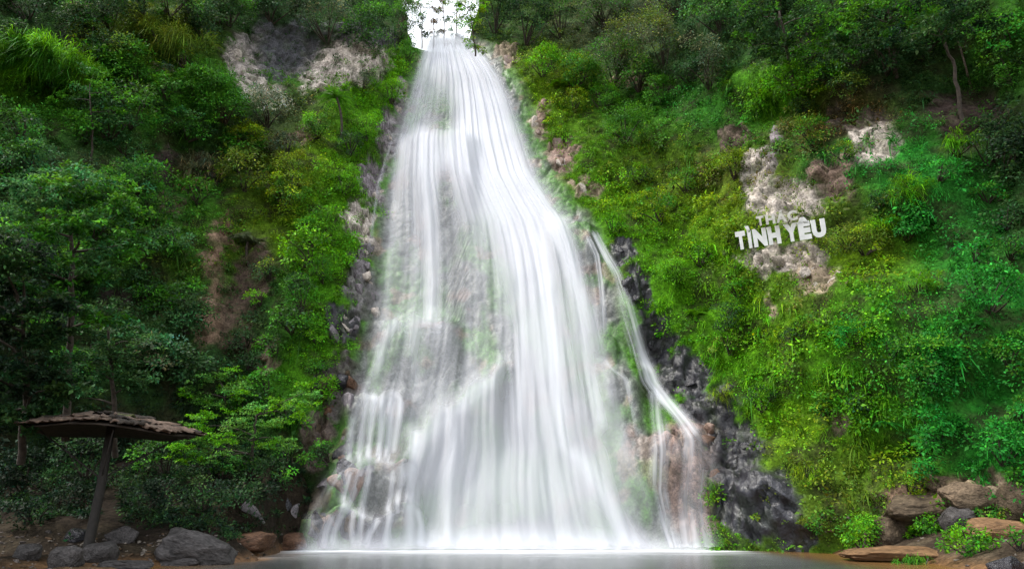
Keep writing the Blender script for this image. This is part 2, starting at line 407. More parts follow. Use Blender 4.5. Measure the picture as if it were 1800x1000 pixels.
def rock_fields(px, py, P):
    """rock weight, colour, wet at points seen at px,py (noise in world space so that the outlines are ragged)"""
    warp = 16 * fbm(P * .9, 3, 31), 16 * fbm(P * .9 + 50, 3, 32)
    X, Y = px + warp[0] * 1.3, py + warp[1] * 1.3
    W = np.zeros(px.shape); C = np.zeros(px.shape + (3,)); wet = np.zeros(px.shape); ws = np.zeros(px.shape)
    for cx, cy, rx, ry, c, w in ROCKS:
        b = np.exp(-((((X - cx) / rx) ** 2 + ((Y - cy) / ry) ** 2)) * .9)
        W = np.maximum(W, b); b3 = b ** 3 + 1e-9
        C += b3[..., None] * np.array(c); wet += b3 * w; ws += b3
    C /= ws[..., None] + 1e-12; wet /= ws + 1e-12
    W = smooth((W + .22 * fbm(P * 1.7, 3, 35) - .33) / .22)
    return W, C, wet

RW, RC, RWET = rock_fields(PX, PY, P0)
D_big = 1.0 * fbm(P0 / 6.5, 3, 3) * (1 - .8 * in_fall)
feat = np.zeros(PX.shape)
for cx, cy, rx, ry, a in RELIEF:
    feat += a * blob(PX, PY, cx, cy, rx, ry)
led = ledges(PX, PY)
front = np.vstack((np.ones((TW, NC)), np.zeros((TB, NC))))
D_smooth = (D_big + feat + led) * front
lip = np.exp(-((P0[..., 0] + 5.5) / 2.2) ** 2) * smooth((P0[..., 2] - 33) / 3)      # stream bed at the lip
D_smooth *= 1 - .8 * lip
f1, f2, cv = worley(P0 * np.array((1.15, 1.15, .5)) + .25 * fbm(P0, 2, 61)[..., None], 5)
crag = .55 * (cv - .5) - .22 * smooth((.09 - (f2 - f1)) / .09) + .35 * (cv * 7 % 1 - .5) * (P0[..., 2] * .5 * 1.1 % 1 - .5)
f1b, f2b, cvb = worley(P0 * np.array((2.6, 2.6, 1.3)) + .2 * fbm(P0 * 1.3, 2, 63)[..., None], 6)
f1c, f2c, cvc = worley(P0 * np.array((5.0, 5.0, 3.6)) + .3 * fbm(P0 * 1.5, 2, 62)[..., None], 8)
crag2 = .30 * (cvb - .5) - .10 * smooth((.10 - (f2b - f1b)) / .10) + .13 * (cvc - .5) + .05 * np.minimum(f2c - f1c, .3)
fine = .30 * fbm(P0 / 1.7, 4, 9) + .05 * fbm(P0 * 2.5, 2, 12)
D_fine = fine * (1 - .7 * in_fall) + (crag + crag2) * np.maximum(RW * (1 - in_fall), .38 * in_fall) * (1 - .7 * lip)
# stair-like rock courses in bare rock
D_fine += .25 * RW * (np.abs(((P0[..., 2] + .35 * P0[..., 0] + fbm(P0 / 2.5, 2, 14) * 1.2) / 1.1) % 1 - .5) - .25)
P1 = P0 + N0 * (D_smooth + D_fine)[..., None]
PS = P0 + N0 * D_smooth[..., None]

ii = (np.arange(NR - 1)[:, None] * NC + np.arange(NC - 1)[None])
QC = np.stack((ii, ii + 1, ii + NC + 1, ii + NC), -1).reshape(-1, 4)
# colour of the bare surface: earth and thin moss, rock where exposed, wet moss-streaked rock under the water
n_m = fbm(P0 / 1.3, 4, 21)
earth = np.array((.034, .030, .016)) + smooth((n_m + .35) / .5)[..., None] * (np.array((.036, .085, .010)) - np.array((.034, .030, .016)))
under = np.array((.105, .11, .10)) + smooth((fbm(P0 * np.array((.55, .55, .22)), 4, 23) + .25) / .4)[..., None] * (np.array((.055, .14, .022)) - np.array((.105, .11, .10)))
brn = smooth((fbm(P0 / 1.5, 3, 27) - .22) / .2)[..., None] * .7
under = under * (1 - brn) + np.array((.20, .13, .10)) * brn
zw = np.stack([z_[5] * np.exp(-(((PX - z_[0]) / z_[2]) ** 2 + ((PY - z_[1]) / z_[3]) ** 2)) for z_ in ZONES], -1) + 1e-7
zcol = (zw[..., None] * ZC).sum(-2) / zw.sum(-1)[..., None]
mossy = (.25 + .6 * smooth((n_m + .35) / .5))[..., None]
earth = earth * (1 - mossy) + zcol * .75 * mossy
CC = earth * (1 - RW[..., None]) + RC * RW[..., None]
# moss in the rock's joints and lichen variation
jm = (smooth((.10 - (f2 - f1)) / .1) * .45 + smooth((fbm(P0 * 1.1, 3, 29) - .18) / .2) * .35)[..., None] * (RW * (1 - .6 * RWET))[..., None]
CC = CC * (1 - jm) + np.array((.045, .07, .018)) * jm
CC = CC * (1 - in_fall[..., None]) + (under * (1 - .4 * RW[..., None]) + RC * .4 * RW[..., None]) * in_fall[..., None]
WET = np.maximum(RW * RWET, in_fall * .8)
cliff = obj("cliff", mk_mesh("cliff", P1.reshape(-1, 3), QC, CC.reshape(-1, 3), {"wet": WET.ravel()}, True), M_CLIFF)
tag(cliff, "steep overgrown rock cliff around the waterfall", kind="structure")

BVH = BVHTree.FromPolygons(P1.reshape(-1, 3).tolist(), QC.tolist())
BVHS = BVHTree.FromPolygons(PS[:, :].reshape(-1, 3).tolist(), QC.tolist())

# ------------------------------------------------------------ ground (pool bed, banks)
def ground_z(x, y):
    P = np.stack((x, y, 0 * x), -1)
    left = smooth((-8.3 - x + 1.2 * pnoise(P / 3.0, 41)) / 1.6)
    right = smooth((x - 10.6 + .8 * pnoise(P / 2.5, 42)) / 2.2)
    z = -.55 + left * (.62 + .75 * smooth((y - 20.2) / 2.4) + 2.6 * smooth((y - 21.5) / 9) + .25 * smooth((-x - 10) / 5) + .35 * pnoise(P / 2.1, 45)) + right * (.62 + .9 * smooth((x - 11.5) / 4))
    z = z + smooth((14 - y) / 8) * .5 * np.maximum(1 - left - right, 0)
    return z + (.10 * fbm(P / 1.2, 3, 43) + .05 * fbm(P * 1.6, 2, 44)) * np.maximum(left, right)
gx = np.concatenate((np.linspace(-300, -26, 14), np.arange(-25, 22, .16), np.linspace(22.5, 300, 14)))
gy = np.concatenate((np.linspace(-300, 8, 16), np.arange(8.5, 33, .16), np.linspace(33.5, 300, 14)))
GX, GY = np.meshgrid(gx, gy)
GZ = ground_z(GX, GY)
GP = np.stack((GX, GY, GZ), -1)
gi = np.arange(len(gy) - 1)[:, None] * len(gx) + np.arange(len(gx) - 1)[None]
GQ = np.stack((gi, gi + 1, gi + len(gx) + 1, gi + len(gx)), -1).reshape(-1, 4)
gn = smooth((fbm(GP / 1.6, 3, 46) + .2) / .5)[..., None]
gcol = np.array((.018, .013, .009)) * (1 - gn) + np.array((.034, .026, .017)) * gn
sand = smooth((.35 - GZ) / .4)[..., None]
gcol = np.where(GX[..., None] > 0, gcol * 2.2, gcol)  # left bank soil stays darker, with the forest shade put into its colour
gcol = gcol * (1 - sand) + np.array((.15, .075, .03)) * sand
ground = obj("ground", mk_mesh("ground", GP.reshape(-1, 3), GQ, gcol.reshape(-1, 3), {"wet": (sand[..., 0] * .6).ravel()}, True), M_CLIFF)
tag(ground, "earth and gravel banks around the pool", kind="structure")
BVHG = BVHTree.FromPolygons(GP.reshape(-1, 3).tolist(), GQ.tolist())

O = Vector((0, 0, CAM_Z))
def at(px, py, lift=0.0):
    """first point of cliff or ground seen at a pixel: position, normal, depth"""
    d = ray(px, py).normalized()
    best = None
    for b in (BVH, BVHG):
        h = b.ray_cast(O, d)
        if h[0] is not None and (best is None or h[3] < best[2]):
            best = (h[0], h[1], h[3])
    if best is None:
        return at_depth(px, py, 52), Vector((0, -1, 0)), 52.0
    n = best[1] if best[1].dot(d) < 0 else -best[1]
    dep = best[2] * (d.y * CS + d.z * SN)
    return best[0] + n * lift, n, dep

# ------------------------------------------------------------ falling water
def line_d(px, py, pts, w, amp, soft=18):
    pts = np.array(pts, float)
    xc = np.interp(py, pts[:, 1], pts[:, 0])
    m = smooth((py - pts[0, 1] + soft) / (2 * soft)) * (1 - smooth((py - pts[-1, 1] + soft) / (2 * soft)))
    return amp * m * np.exp(-((px - xc) / w) ** 2)

def main_density(px, py, u, seed, fine=1.0):
    v = py / 1000.0
    d = .30 + .14 * (1 - smooth((py - 250) / 250))
    for cx, cy, rx, ry, a in [
        (795, 95, 60, 45, .75), (845, 190, 40, 110, .65), (875, 310, 60, 110, .5), (925, 420, 50, 110, .38), (955, 540, 38, 130, .30), (800, 285, 60, 30, .35), (755, 290, 30, 60, .1),
        (880, 830, 170, 120, .20), (1000, 880, 110, 90, .18), (790, 840, 60, 90, .20), (890, 965, 300, 26, .5), (975, 700, 60, 120, .14),
        (780, 225, 24, 42, -.42), (785, 345, 12, 70, -.30), (825, 480, 50, 100, -.16), (830, 610, 55, 60, -.12), (700, 545, 50, 50, -.06), (770, 650, 60, 50, -.10), (690, 650, 60, 40, -.08), (700, 725, 70, 40, -.08), (860, 780, 150, 120, .05),
        (615, 880, 80, 110, -.30), (690, 870, 50, 90, -.18), (1060, 480, 30, 60, -.2), (1060, 640, 26, 60, -.2), (690, 430, 30, 60, -.05)]:
        d += a * blob(px, py, cx, cy, rx, ry)
    for pts, w, a in [
        ([(742, 240), (755, 330), (761, 450), (758, 575)], 13, .34), ([(985, 395), (1010, 480), (1050, 600), (1075, 700), (1100, 800), (1140, 880), (1180, 965)], 13, .6),
        ([(930, 320), (985, 430), (1015, 540), (1035, 650), (1058, 760)], 11, .36), ([(712, 255), (694, 340), (688, 430), (676, 520), (650, 640)], 9, .2),
        ([(900, 300), (940, 420), (965, 540), (975, 680), (985, 800)], 12, .3), ([(960, 335), (1000, 372), (1030, 404), (1044, 430)], 7, .5),
        ([(1000, 390), (1034, 440), (1045, 540), (1052, 610)], 5, .3), ([(868, 330), (905, 450), (918, 600), (910, 760)], 9, .2),
        ([(890, 640), (850, 690), (800, 740), (740, 800)], 16, .12), ([(735, 775), (725, 860), (722, 960)], 9, .4), ([(800, 755), (790, 850), (788, 960)], 10, .2),
        ([(1010, 800), (1060, 880), (1110, 965)], 18, .3), ([(655, 585), (668, 640), (640, 700)], 8, .25), ([(700, 568), (676, 610), (664, 660)], 7, .25), ([(735, 575), (728, 620), (735, 690)], 10, .2)]:
        d += line_d(px, py, pts, w, a)
    # thin strands over the steps at the foot, on the left
    for pts in [[(634, 705), (622, 760), (618, 822)], [(648, 704), (640, 760), (633, 822)], [(662, 702), (655, 755), (650, 815)], [(676, 704), (672, 770), (668, 815)], [(690, 708), (688, 760), (682, 815)],
                [(708, 712), (700, 762), (694, 800)], [(622, 740), (616, 790), (612, 825)], [(604, 832), (578, 872), (560, 905), (540, 962)], [(618, 836), (609, 880), (606, 905)], [(640, 830), (622, 880), (612, 905)],
                [(652, 826), (646, 870), (640, 905)], [(694, 838), (690, 880), (684, 905)], [(712, 835), (704, 870), (700, 905)], [(588, 912), (578, 940), (574, 965)], [(606, 908), (592, 940), (588, 965)], [(548, 920), (534, 945), (527, 966)],
                [(668, 918), (652, 945), (646, 965)], [(690, 905), (684, 940), (680, 965)], [(738, 905), (743, 935), (741, 966)], [(625, 905), (622, 935), (626, 965)], [(640, 905), (637, 935), (634, 965)]]:
        d += line_d(px, py, pts, 4.6, .5, 6)
    # denser white water along the lips of the ledges
    for x0, x1, f, a in [(740, 830, lambda x: 246 + ((x - 790) / 60) ** 2 * 14, .4), (650, 790, lambda x: 574 - 4 * np.sin(x / 14), .18), (720, 890, lambda x: 792 - (x - 715) * .82 + 7 * np.sin(x / 9), .2),
                         (630, 715, lambda x: 705 + 6 * np.sin(x / 8), .3), (590, 735, lambda x: 828 + 12 * np.sin(x / 22) - (x - 640) * .12, .25), (540, 740, lambda x: 910 + 10 * np.sin(x / 17), .25)]:
        m = smooth((px - x0) / 14) * (1 - smooth((px - x1 + 14) / 14))
        t_ = py - f(px)
        d += a * m * np.where(t_ < 0, np.exp(-(t_ / 4) ** 2), np.exp(-t_ / 26))
    Q = lambda a, b, s: np.stack((u * a + .04 * np.sin(v * 9 + s), v * b, np.full_like(u, s)), -1)
    tier = smooth((py - 245) / 26) + smooth((py - 572) / 26) * (px < 840) + smooth((py - (792 - (px - 715) * .82)) / 30) * smooth((930 - px) / 40) + smooth((py - 705) / 20) * smooth((750 - px) / 30) + smooth((py - 828) / 20) * smooth((760 - px) / 30) + smooth((py - 910) / 16) * smooth((760 - px) / 30)
    wob = .012 * fbm(Q(5, 5, seed + 9), 2, 50)
    Q = lambda a, b, s: np.stack(((u + wob) * a + .04 * np.sin(v * 9 + s), v * b, s + 1.4 * tier), -1)
    st = .5 + .75 * fbm(Q(11, 1.6, seed), 2, 51) + fine * (.50 * fbm(Q(34, 2.6, seed + 3.3), 2, 53) + .16 * fbm(Q(120, 3.6, seed + 7.7), 2, 55))
    low = smooth((.62 - d) / .5)
    d = d * (1 - .75 * low + (.75 * low) * np.clip(st, 0, 1.6) * 1.15) + .10 * (st - .5)
    edge = smooth(u / .10) * (1 - smooth((u - .84) / .16))
    d *= edge * smooth((py - 70) / 8)
    return np.clip(d, 0, 1)

def sheet(name, L, R, y0, y1, nr, nc, off, dens, scale=1.0, z_floor=0.02):
    py = np.linspace(y0, y1, nr)[:, None] + np.zeros((1, nc))
    u = np.linspace(0, 1, nc)[None] + np.zeros((nr, 1))
    px = L(py) * (1 - u) + R(py) * u
    D = dens(px, py, u) * scale
    pts = np.zeros((nr, nc, 3))
    for i in range(nr):
        for j in range(nc):
            d = ray(px[i, j], py[i, j]).normalized()
            h = BVHS.ray_cast(O, d)
            p = h[0] if h[0] is not None else Vector((0, 0, CAM_Z)) + ray(px[i, j], py[i, j]) * 53
            pts[i, j] = p
    for _ in range(3):                                         # relax, so that the sheet arcs over the ledges
        pts[1:-1] = .25 * pts[:-2] + .5 * pts[1:-1] + .25 * pts[2:]
    thick = off * (.9 + .3 * fbm(np.stack((u * 30, py / 260, 0 * u + off), -1), 2, 57))
    pts += thick[..., None] * np.array((0, -.86, .3))
    pts[..., 2] = np.maximum(pts[..., 2], z_floor)
    i_ = np.arange(nr - 1)[:, None] * nc + np.arange(nc - 1)[None]
    q = np.stack((i_, i_ + 1, i_ + nc + 1, i_ + nc), -1).reshape(-1, 4)
    dq = D.ravel()[q].max(1)
    q = q[dq > .004]
    return mk_mesh(name, pts.reshape(-1, 3), q, None, {"cover": D.ravel()}, True)

wf = tag(obj("waterfall", sheet("waterfall", fl, fr, 70, 969, 300, 300, .42, lambda a, b, u: main_density(a, b, u, 1.0), .80), M_WATER), "tall white waterfall fanning out over the cliff", kind="structure")
veil = tag(obj("waterfall_veil", sheet("waterfall_veil", fl, fr, 70, 969, 200, 200, .90, lambda a, py_, u: np.clip(.85 * main_density(a, py_, u, 5.0, .3) + .20 * smooth(u / .2) * (1 - smooth((u - .75) / .25)) * (1 - .6 * smooth((py_ - 720) / 80)), 0, 1), .56), M_WATER, wf), kind="structure")

def side_density(c, wd, amp, seed):
    def f(px, py, u):
        v = py / 1000
        st = .5 + .9 * fbm(np.stack((u * 5, v * 4, 0 * u + seed), -1), 2, 58) + .6 * fbm(np.stack((u * 16, v * 6, 0 * u + seed), -1), 2, 59)
        prof = np.exp(-((u - .5 - .16 * fbm(np.stack((0 * u, v * 11, 0 * u + seed), -1), 2, 64)) / (.19 + .10 * fbm(np.stack((0 * u + 4, v * 9, 0 * u + seed), -1), 2, 65))) ** 2)
        return np.clip(amp(py) * prof * (.25 + .85 * np.clip(st, 0, 1.5)) - .04, 0, 1)
    return f
STREAMS = []
def stream(name, label, pts, hw, amp, seed, nc=26):
    STREAMS.append(np.array(pts, float))
    pts = np.array(pts, float)
    c = lambda py: np.interp(py, pts[:, 1], pts[:, 0])
    w = lambda py: np.interp(py, [a for a, b in hw], [b for a, b in hw])
    y0, y1 = pts[0, 1], pts[-1, 1]
    am = lambda py: np.interp(py, [a for a, b in amp], [b for a, b in amp]) * smooth((py - y0) / 14) * (1 - .9 * smooth((py - y1 + 8) / 8) * (y1 < 960))
    me = sheet(name, lambda p: c(p) - w(p), lambda p: c(p) + w(p), y0, y1, int((y1 - y0) / 3.2), nc, .62, side_density(c, w, am, seed))
    return tag(obj(name, me, M_WATER), label, kind="structure")
stream("side_stream", "narrow white stream beside the main fall on the right",
       [(1040, 412), (1062, 455), (1082, 490), (1100, 545), (1112, 590), (1126, 635), (1142, 680), (1168, 715), (1196, 750), (1216, 780), (1214, 830), (1208, 880), (1210, 920), (1216, 968)],
       [(412, 14), (500, 24), (620, 24), (680, 36), (760, 42), (800, 62), (900, 66), (968, 70)], [(412, .95), (480, 1.1), (560, .95), (640, 1), (680, 1.1), (760, 1.0), (820, .55), (900, .55), (968, .75)], 2.0)
stream("side_stream", "thin trickle between the main fall and the side stream",
       [(1052, 630), (1070, 655), (1094, 672), (1102, 700), (1110, 740), (1118, 780)], [(630, 13), (670, 17), (780, 17)], [(630, .3), (670, .42), (720, .3), (780, .1)], 4.0, 14)
stream("side_stream", "faint veil of water over the pinkish rock at the foot",
       [(1150, 690), (1152, 740), (1158, 800), (1155, 870), (1168, 930), (1180, 968)], [(690, 30), (800, 34), (968, 28)], [(690, .6), (780, .7), (870, .55), (930, .65), (968, .8)], 6.0, 22)
stream("side_stream", "few hair-thin threads of water on the mossy step right of the fall",
       [(1030, 420), (1048, 460), (1056, 520), (1060, 600)], [(420, 16), (600, 18)], [(420, .8), (520, .55), (600, .3)], 8.0, 26)
stream("side_stream", "faint threads of water on the dark mossy rock left of the fall",
       [(700, 230), (668, 330), (655, 430), (648, 470)], [(230, 10), (470, 14)], [(230, .15), (350, .3), (430, .35), (470, .1)], 9.0, 20)

# ------------------------------------------------------------ pool
wx = np.concatenate((np.linspace(-60, -13, 12), np.linspace(-12.8, 13.5, 180), np.linspace(14, 60, 12)))
wy = np.concatenate((np.linspace(-40, 17, 16), np.linspace(17.3, 33, 120)))
WX, WY = np.meshgrid(wx, wy)
WP = np.stack((WX, WY, 0 * WX), -1)
foot = np.array([at(x, 964)[0] for x in range(520, 1240, 8)])
fy = np.interp(WX, foot[:, 0], foot[:, 1])
mask_x = smooth((WX + 9.8) / 1.6) * (1 - smooth((WX - 8.0) / 2.2))
dist = np.maximum(fy - .3 - WY, 0)
sw = fbm(WP * np.array((.22, 1.1, 1)), 3, 71); sw2 = fbm(WP * np.array((.5, 3.0, 1)), 3, 73)
foam = np.exp(-dist / (.9 + .6 * sw)) * .95 + .26 * np.exp(-dist / 3.5) * (.75 + .5 * sw) + .12 * np.exp(-dist / 4.0) * smooth((sw2 + .1) / .5)
foam = np.clip(foam * mask_x, 0, .97)
gzz = ground_z(WX, WY)
shallow = np.maximum(smooth((gzz + .50) / .35), .75 * smooth((-7.0 - WX) / 2.5))
shallow = np.maximum(shallow, .8 * smooth((WX - 8.6) / 2.4))
wi = np.arange(len(wy) - 1)[:, None] * len(wx) + np.arange(len(wx) - 1)[None]
WQ = np.stack((wi, wi + 1, wi + len(wx) + 1, wi + len(wx)), -1).reshape(-1, 4)
m, ns, ln = mat_new("pool_water")
o_ = N(ns, "ShaderNodeOutputMaterial"); p1 = N(ns, "ShaderNodeBsdfPrincipled"); d1 = N(ns, "ShaderNodeBsdfDiffuse"); mx = N(ns, "ShaderNodeMixShader")
a1 = N(ns, "ShaderNodeAttribute", attribute_name="foam"); a2 = N(ns, "ShaderNodeAttribute", attribute_name="shallow")
cm = N(ns, "ShaderNodeMix", data_type='RGBA'); cm.inputs[6].default_value = (.030, .034, .032, 1); cm.inputs[7].default_value = (.17, .085, .025, 1)
ln.new(a2.outputs["Fac"], cm.inputs[0]); ln.new(cm.outputs[2], p1.inputs["Base Color"])
p1.inputs["Roughness"].default_value = .22; p1.inputs["IOR"].default_value = 1.33
tc = N(ns, "ShaderNodeTexCoord"); mp = N(ns, "ShaderNodeMapping"); mp.inputs["Scale"].default_value = (.8, 2.2, 1); nz = N(ns, "ShaderNodeTexNoise"); nz.inputs["Scale"].default_value = 2.0; nz.inputs["Detail"].default_value = 4
bp = N(ns, "ShaderNodeBump"); bp.inputs["Strength"].default_value = .5; bp.inputs["Distance"].default_value = .06
ln.new(tc.outputs["Object"], mp.inputs[0]); ln.new(mp.outputs[0], nz.inputs["Vector"]); ln.new(nz.outputs["Fac"], bp.inputs["Height"]); ln.new(bp.outputs[0], p1.inputs["Normal"])
d1.inputs[0].default_value = (.86, .87, .9, 1)
ln.new(a1.outputs["Fac"], mx.inputs[0]); ln.new(p1.outputs[0], mx.inputs[1]); ln.new(d1.outputs[0], mx.inputs[2]); ln.new(mx.outputs[0], o_.inputs[0])
pool = obj("pool_water", mk_mesh("pool_water", WP.reshape(-1, 3), WQ, None, {"foam": foam.ravel(), "shallow": shallow.ravel()}, True), m)
tag(pool, "still pool with white foam under the fall", kind="structure")

# soft spray standing along the foot of the fall (a low, lumpy volume of drops drawn as veils)
def spray():
    Vs, Fs = [], []
    den = []
    off = 0
    for k in range(5):
        xs = np.linspace(-9.2 + k * .3, 8.3 - k * .2, 120)
        yy = np.interp(xs, foot[:, 0], foot[:, 1]) - .35 - .32 * k + .25 * fbm(np.stack((xs / 1.5, 0 * xs + k, 0 * xs), -1), 2, 75)
        h = (.55 + .45 * fbm(np.stack((xs / 1.8, 0 * xs + 3 * k, 0 * xs), -1), 3, 76)) * (1.6 - .24 * k) * smooth((xs + 9.6) / 2) * (1 - smooth((xs - 6.5) / 2.5)) + .04
        ts = np.linspace(0, 1, 9)
        V = np.stack((np.broadcast_to(xs, (9, 120)), np.broadcast_to(yy, (9, 120)) + ts[:, None] * .25, .012 + ts[:, None] * h[None]), -1)
        D = .17 * (1 - ts[:, None]) ** 1.5 * np.ones((1, 120)) * smooth((xs + 9.4) / 1.2) * (1 - smooth((xs - 7.2) / 1.6))
        i_ = np.arange(8)[:, None] * 120 + np.arange(119)[None]
        Fs.append(np.stack((i_, i_ + 1, i_ + 121, i_ + 120), -1).reshape(-1, 4) + off); off += V.shape[0] * 120
        Vs.append(V.reshape(-1, 3)); den.append(D.ravel())
    return mk_mesh("spray", np.vstack(Vs), Fs, None, {"cover": np.concatenate(den)}, True)
tag(obj("spray", spray(), M_WATER), "white spray where the fall meets the pool", kind="stuff")

# ------------------------------------------------------------ rocks
import bmesh
from mathutils import Quaternion
def rock_mesh(seed, sub=3, flat=1.0, sharp=.5, npt=15):
    """angular block: hull of scattered points, edges worn a little"""
    r = np.random.default_rng(seed)
    p = r.uniform(-1, 1, (npt, 3)); p /= np.maximum(np.linalg.norm(p, axis=1)[:, None] ** .75, .55)
    bm = bmesh.new()
    for q in p: bm.verts.new(q)
    h = bmesh.ops.convex_hull(bm, input=bm.verts)
    bmesh.ops.delete(bm, geom=[g for g in h["geom_interior"] if isinstance(g, bmesh.types.BMVert)], context='VERTS')
    bmesh.ops.bevel(bm, geom=bm.edges[:], offset=.07, segments=1, affect='EDGES')
    bmesh.ops.triangulate(bm, faces=bm.faces[:])
    if sub >= 3:
        bmesh.ops.subdivide_edges(bm, edges=bm.edges[:], cuts=1 if sub == 3 else 3, use_grid_fill=True)
        bmesh.ops.triangulate(bm, faces=bm.faces[:])
    bm.verts.ensure_lookup_table()
    for i, v in enumerate(bm.verts): v.index = i
    V = np.array([v.co[:] for v in bm.verts]); F = np.array([[v.index for v in f.verts] for f in bm.faces])
    bm.free()
    V = V * (1 + sharp * (.20 * fbm(V * 1.6 + seed * 3.1, 3, 81) + .10 * fbm(V * 5 + seed, 2, 84)))[:, None]
    V *= r.uniform(.75, 1.2, 3) * np.array((1, 1, flat))
    return mk_mesh("rock", V, F, smooth_shade=False)
M_ROCKS = {
    'dark': rock_material("wet_dark_rock", False, (.026, .024, .030), .26, bump=.8), 'pink': rock_material("pinkish_rock", False, (.19,.125,.095), .5, crack=.85), 'pale': rock_material("pale_rock", False, (.40,.345,.30), .85),
    'grey': rock_material("grey_rock", False, (.17,.15,.16), .55), 'rust': rock_material("rusty_rock", False, (.12,.065,.04), .6), 'mossy': rock_material("mossy_rock", False, (.085,.062,.040), .8, bump=1.0, crack=.9),
    'tan': rock_material("tan_rock", False, (.14, .10, .066), .8, bump=1.0, crack=.8), 'orange': rock_material("orange_slab", False, (.15, .085, .042), .75, bump=.8, crack=.9),
    'bank': rock_material("bank_boulder", False, (.060,.054,.052), .65, bump=1.0, crack=.95)}
rock_protos = {}
def rock_proto(k, mat):
    if (k, mat) not in rock_protos:
        me = rock_mesh(k, 3, .8, .3)
        me.materials.append(M_ROCKS[mat]); rock_protos[(k, mat)] = me
    return rock_protos[(k, mat)]
def put_rock(px, py, size, mat, parent, sink=.30, name="rock"):
    p, n, d = at(px, py)
    o = obj(name, rock_proto(random.randrange(10), mat), None, parent)
    s = size * 1.25
    o.location = p - n * s * sink
    o.rotation_euler = (n.to_track_quat('Z', 'Y') @ Quaternion((0, 0, 1), random.uniform(-.6, .6) + (0 if random.random() < .7 else 1.57))).to_euler()
    o.scale = (s * random.uniform(.6, 1.0), s * random.uniform(.9, 1.7), s * random.uniform(.5, .9))
    return o
def rock_field(pts, n, smin, smax, mat):
    for _ in range(n):
        cx, cy, rx, ry = random.choice(pts)
        a, r = random.uniform(0, 6.283), math.sqrt(random.random())
        put_rock(cx + rx * r * math.cos(a), cy + ry * r * math.sin(a), random.uniform(smin, smax) * random.uniform(.7, 1.2), random.choice(mat), cliff)
rock_field([(1092, 450, 16, 20), (1122, 520, 16, 34), (1148, 590, 22, 36), (1190, 655, 34, 36), (1242, 722, 36, 36), (1288, 800, 40, 50), (1330, 890, 60, 50), (1320, 860, 50, 50), (1390, 950, 30, 20)], 8, .3, .5, ['dark'])
rock_field([(1250, 800, 10, 30), (1254, 870, 10, 40), (1252, 920, 8, 30), (1240, 752, 14, 10)], 9, .3, .5, ['pink', 'pink', 'rust'])
rock_field([(704, 190, 8, 24), (678, 245, 15, 28), (652, 325, 20, 38), (628, 395, 16, 28), (646, 440, 12, 16), (640, 520, 24, 50), (605, 580, 20, 26), (640, 480, 16, 40)], 46, .2, .48, ['grey', 'grey', 'pale'])
rock_field([(600, 690, 36, 40), (600, 580, 20, 30), (570, 770, 30, 40), (500, 900, 60, 30), (560, 860, 24, 40), (610, 790, 16, 20)], 22, .3, .6, ['rust', 'grey', 'dark', 'mossy'])
rock_field([(596, 845, 28, 10), (636, 838, 24, 8), (560, 918, 24, 8), (610, 916, 30, 8), (560, 940, 26, 12), (630, 940, 30, 10)], 24, .3, .5, ['dark', 'dark', 'pink', 'mossy'])
rock_field([(1340, 320, 26, 40), (1390, 474, 70, 12), (1540, 262, 28, 36), (1440, 500, 28, 28)], 8, .2, .45, ['pale'])
rock_field([(610, 122, 60, 22), (555, 145, 30, 16), (430, 100, 28, 34), (452, 150, 28, 14)], 7, .3, .6, ['pale'])
rock_field([(985, 275, 16, 22), (950, 212, 10, 26), (888, 106, 18, 12), (1030, 332, 18, 8)], 9, .3, .55, ['pink', 'pale'])
rock_field([(396, 405, 20, 30), (372, 485, 26, 40), (376, 565, 28, 40), (470, 625, 14, 16)], 4, .2, .4, ['rust', 'mossy'])

# ------------------------------------------------------------ foliage builders (arrays of leaves)
def unit(v):
    return v / (np.linalg.norm(v, axis=-1)[..., None] + 1e-9)

def leaves(C, Dn, Nn, Ln, Wd, col):
    """folded four-point leaves: base C, pointing along Dn, facing Nn"""
    Dn = unit(Dn); Sd = unit(np.cross(Dn, Nn)); Up = unit(np.cross(Sd, Dn))
    L, W = Ln[:, None], Wd[:, None]
    V = np.stack((C, C + Dn * L * .45 + Sd * W * .5 + Up * W * .12, C + Dn * L - Up * L * .12, C + Dn * L * .45 - Sd * W * .5 + Up * W * .12), 1)
    F = np.arange(len(C) * 4).reshape(-1, 4)
    return V.reshape(-1, 3), F, np.repeat(col, 4, 0)

def blades(C, Dn, Ln, Wd, col, droop=.6, seg=2):
    """arching blades: strips that start along Dn and bend down"""
    Dn = unit(Dn); n = len(C)
    Sd = unit(np.cross(Dn, np.array((0.05, 0.02, 1.0))) + 1e-4)
    s = np.linspace(0, 1, seg + 1)
    g = np.array((0, 0, -1.0))
    dr = np.broadcast_to(np.asarray(droop, float), (n,))
    path = C[:, None] + (Dn[:, None] * s[None, :, None] + g * (dr[:, None] * s[None] ** 2)[..., None]) * Ln[:, None, None]
    w = (Wd[:, None] * np.array([.7, 1.0, .12])[None])[..., None] * .5
    V = np.stack((path - Sd[:, None] * w, path + Sd[:, None] * w), 2).reshape(-1, 3)
    b = (np.arange(n) * (seg + 1) * 2)[:, None] + np.arange(seg)[None] * 2
    F = np.stack((b, b + 1, b + 3, b + 2), -1).reshape(-1, 4)
    return V, F, np.repeat(col, (seg + 1) * 2, 0)

def jitter(col, amt=.35, hue=.15):
    n = len(col)
    k = np.exp(rng.normal(0, amt, (n, 1)))
    h = rng.normal(0, hue, (n, 1))
    c = col * k
    c = c * np.concatenate((1 + h * 1.2, 1 + 0 * h, 1 - h * .8), 1)
    return np.clip(c, .004, .6)

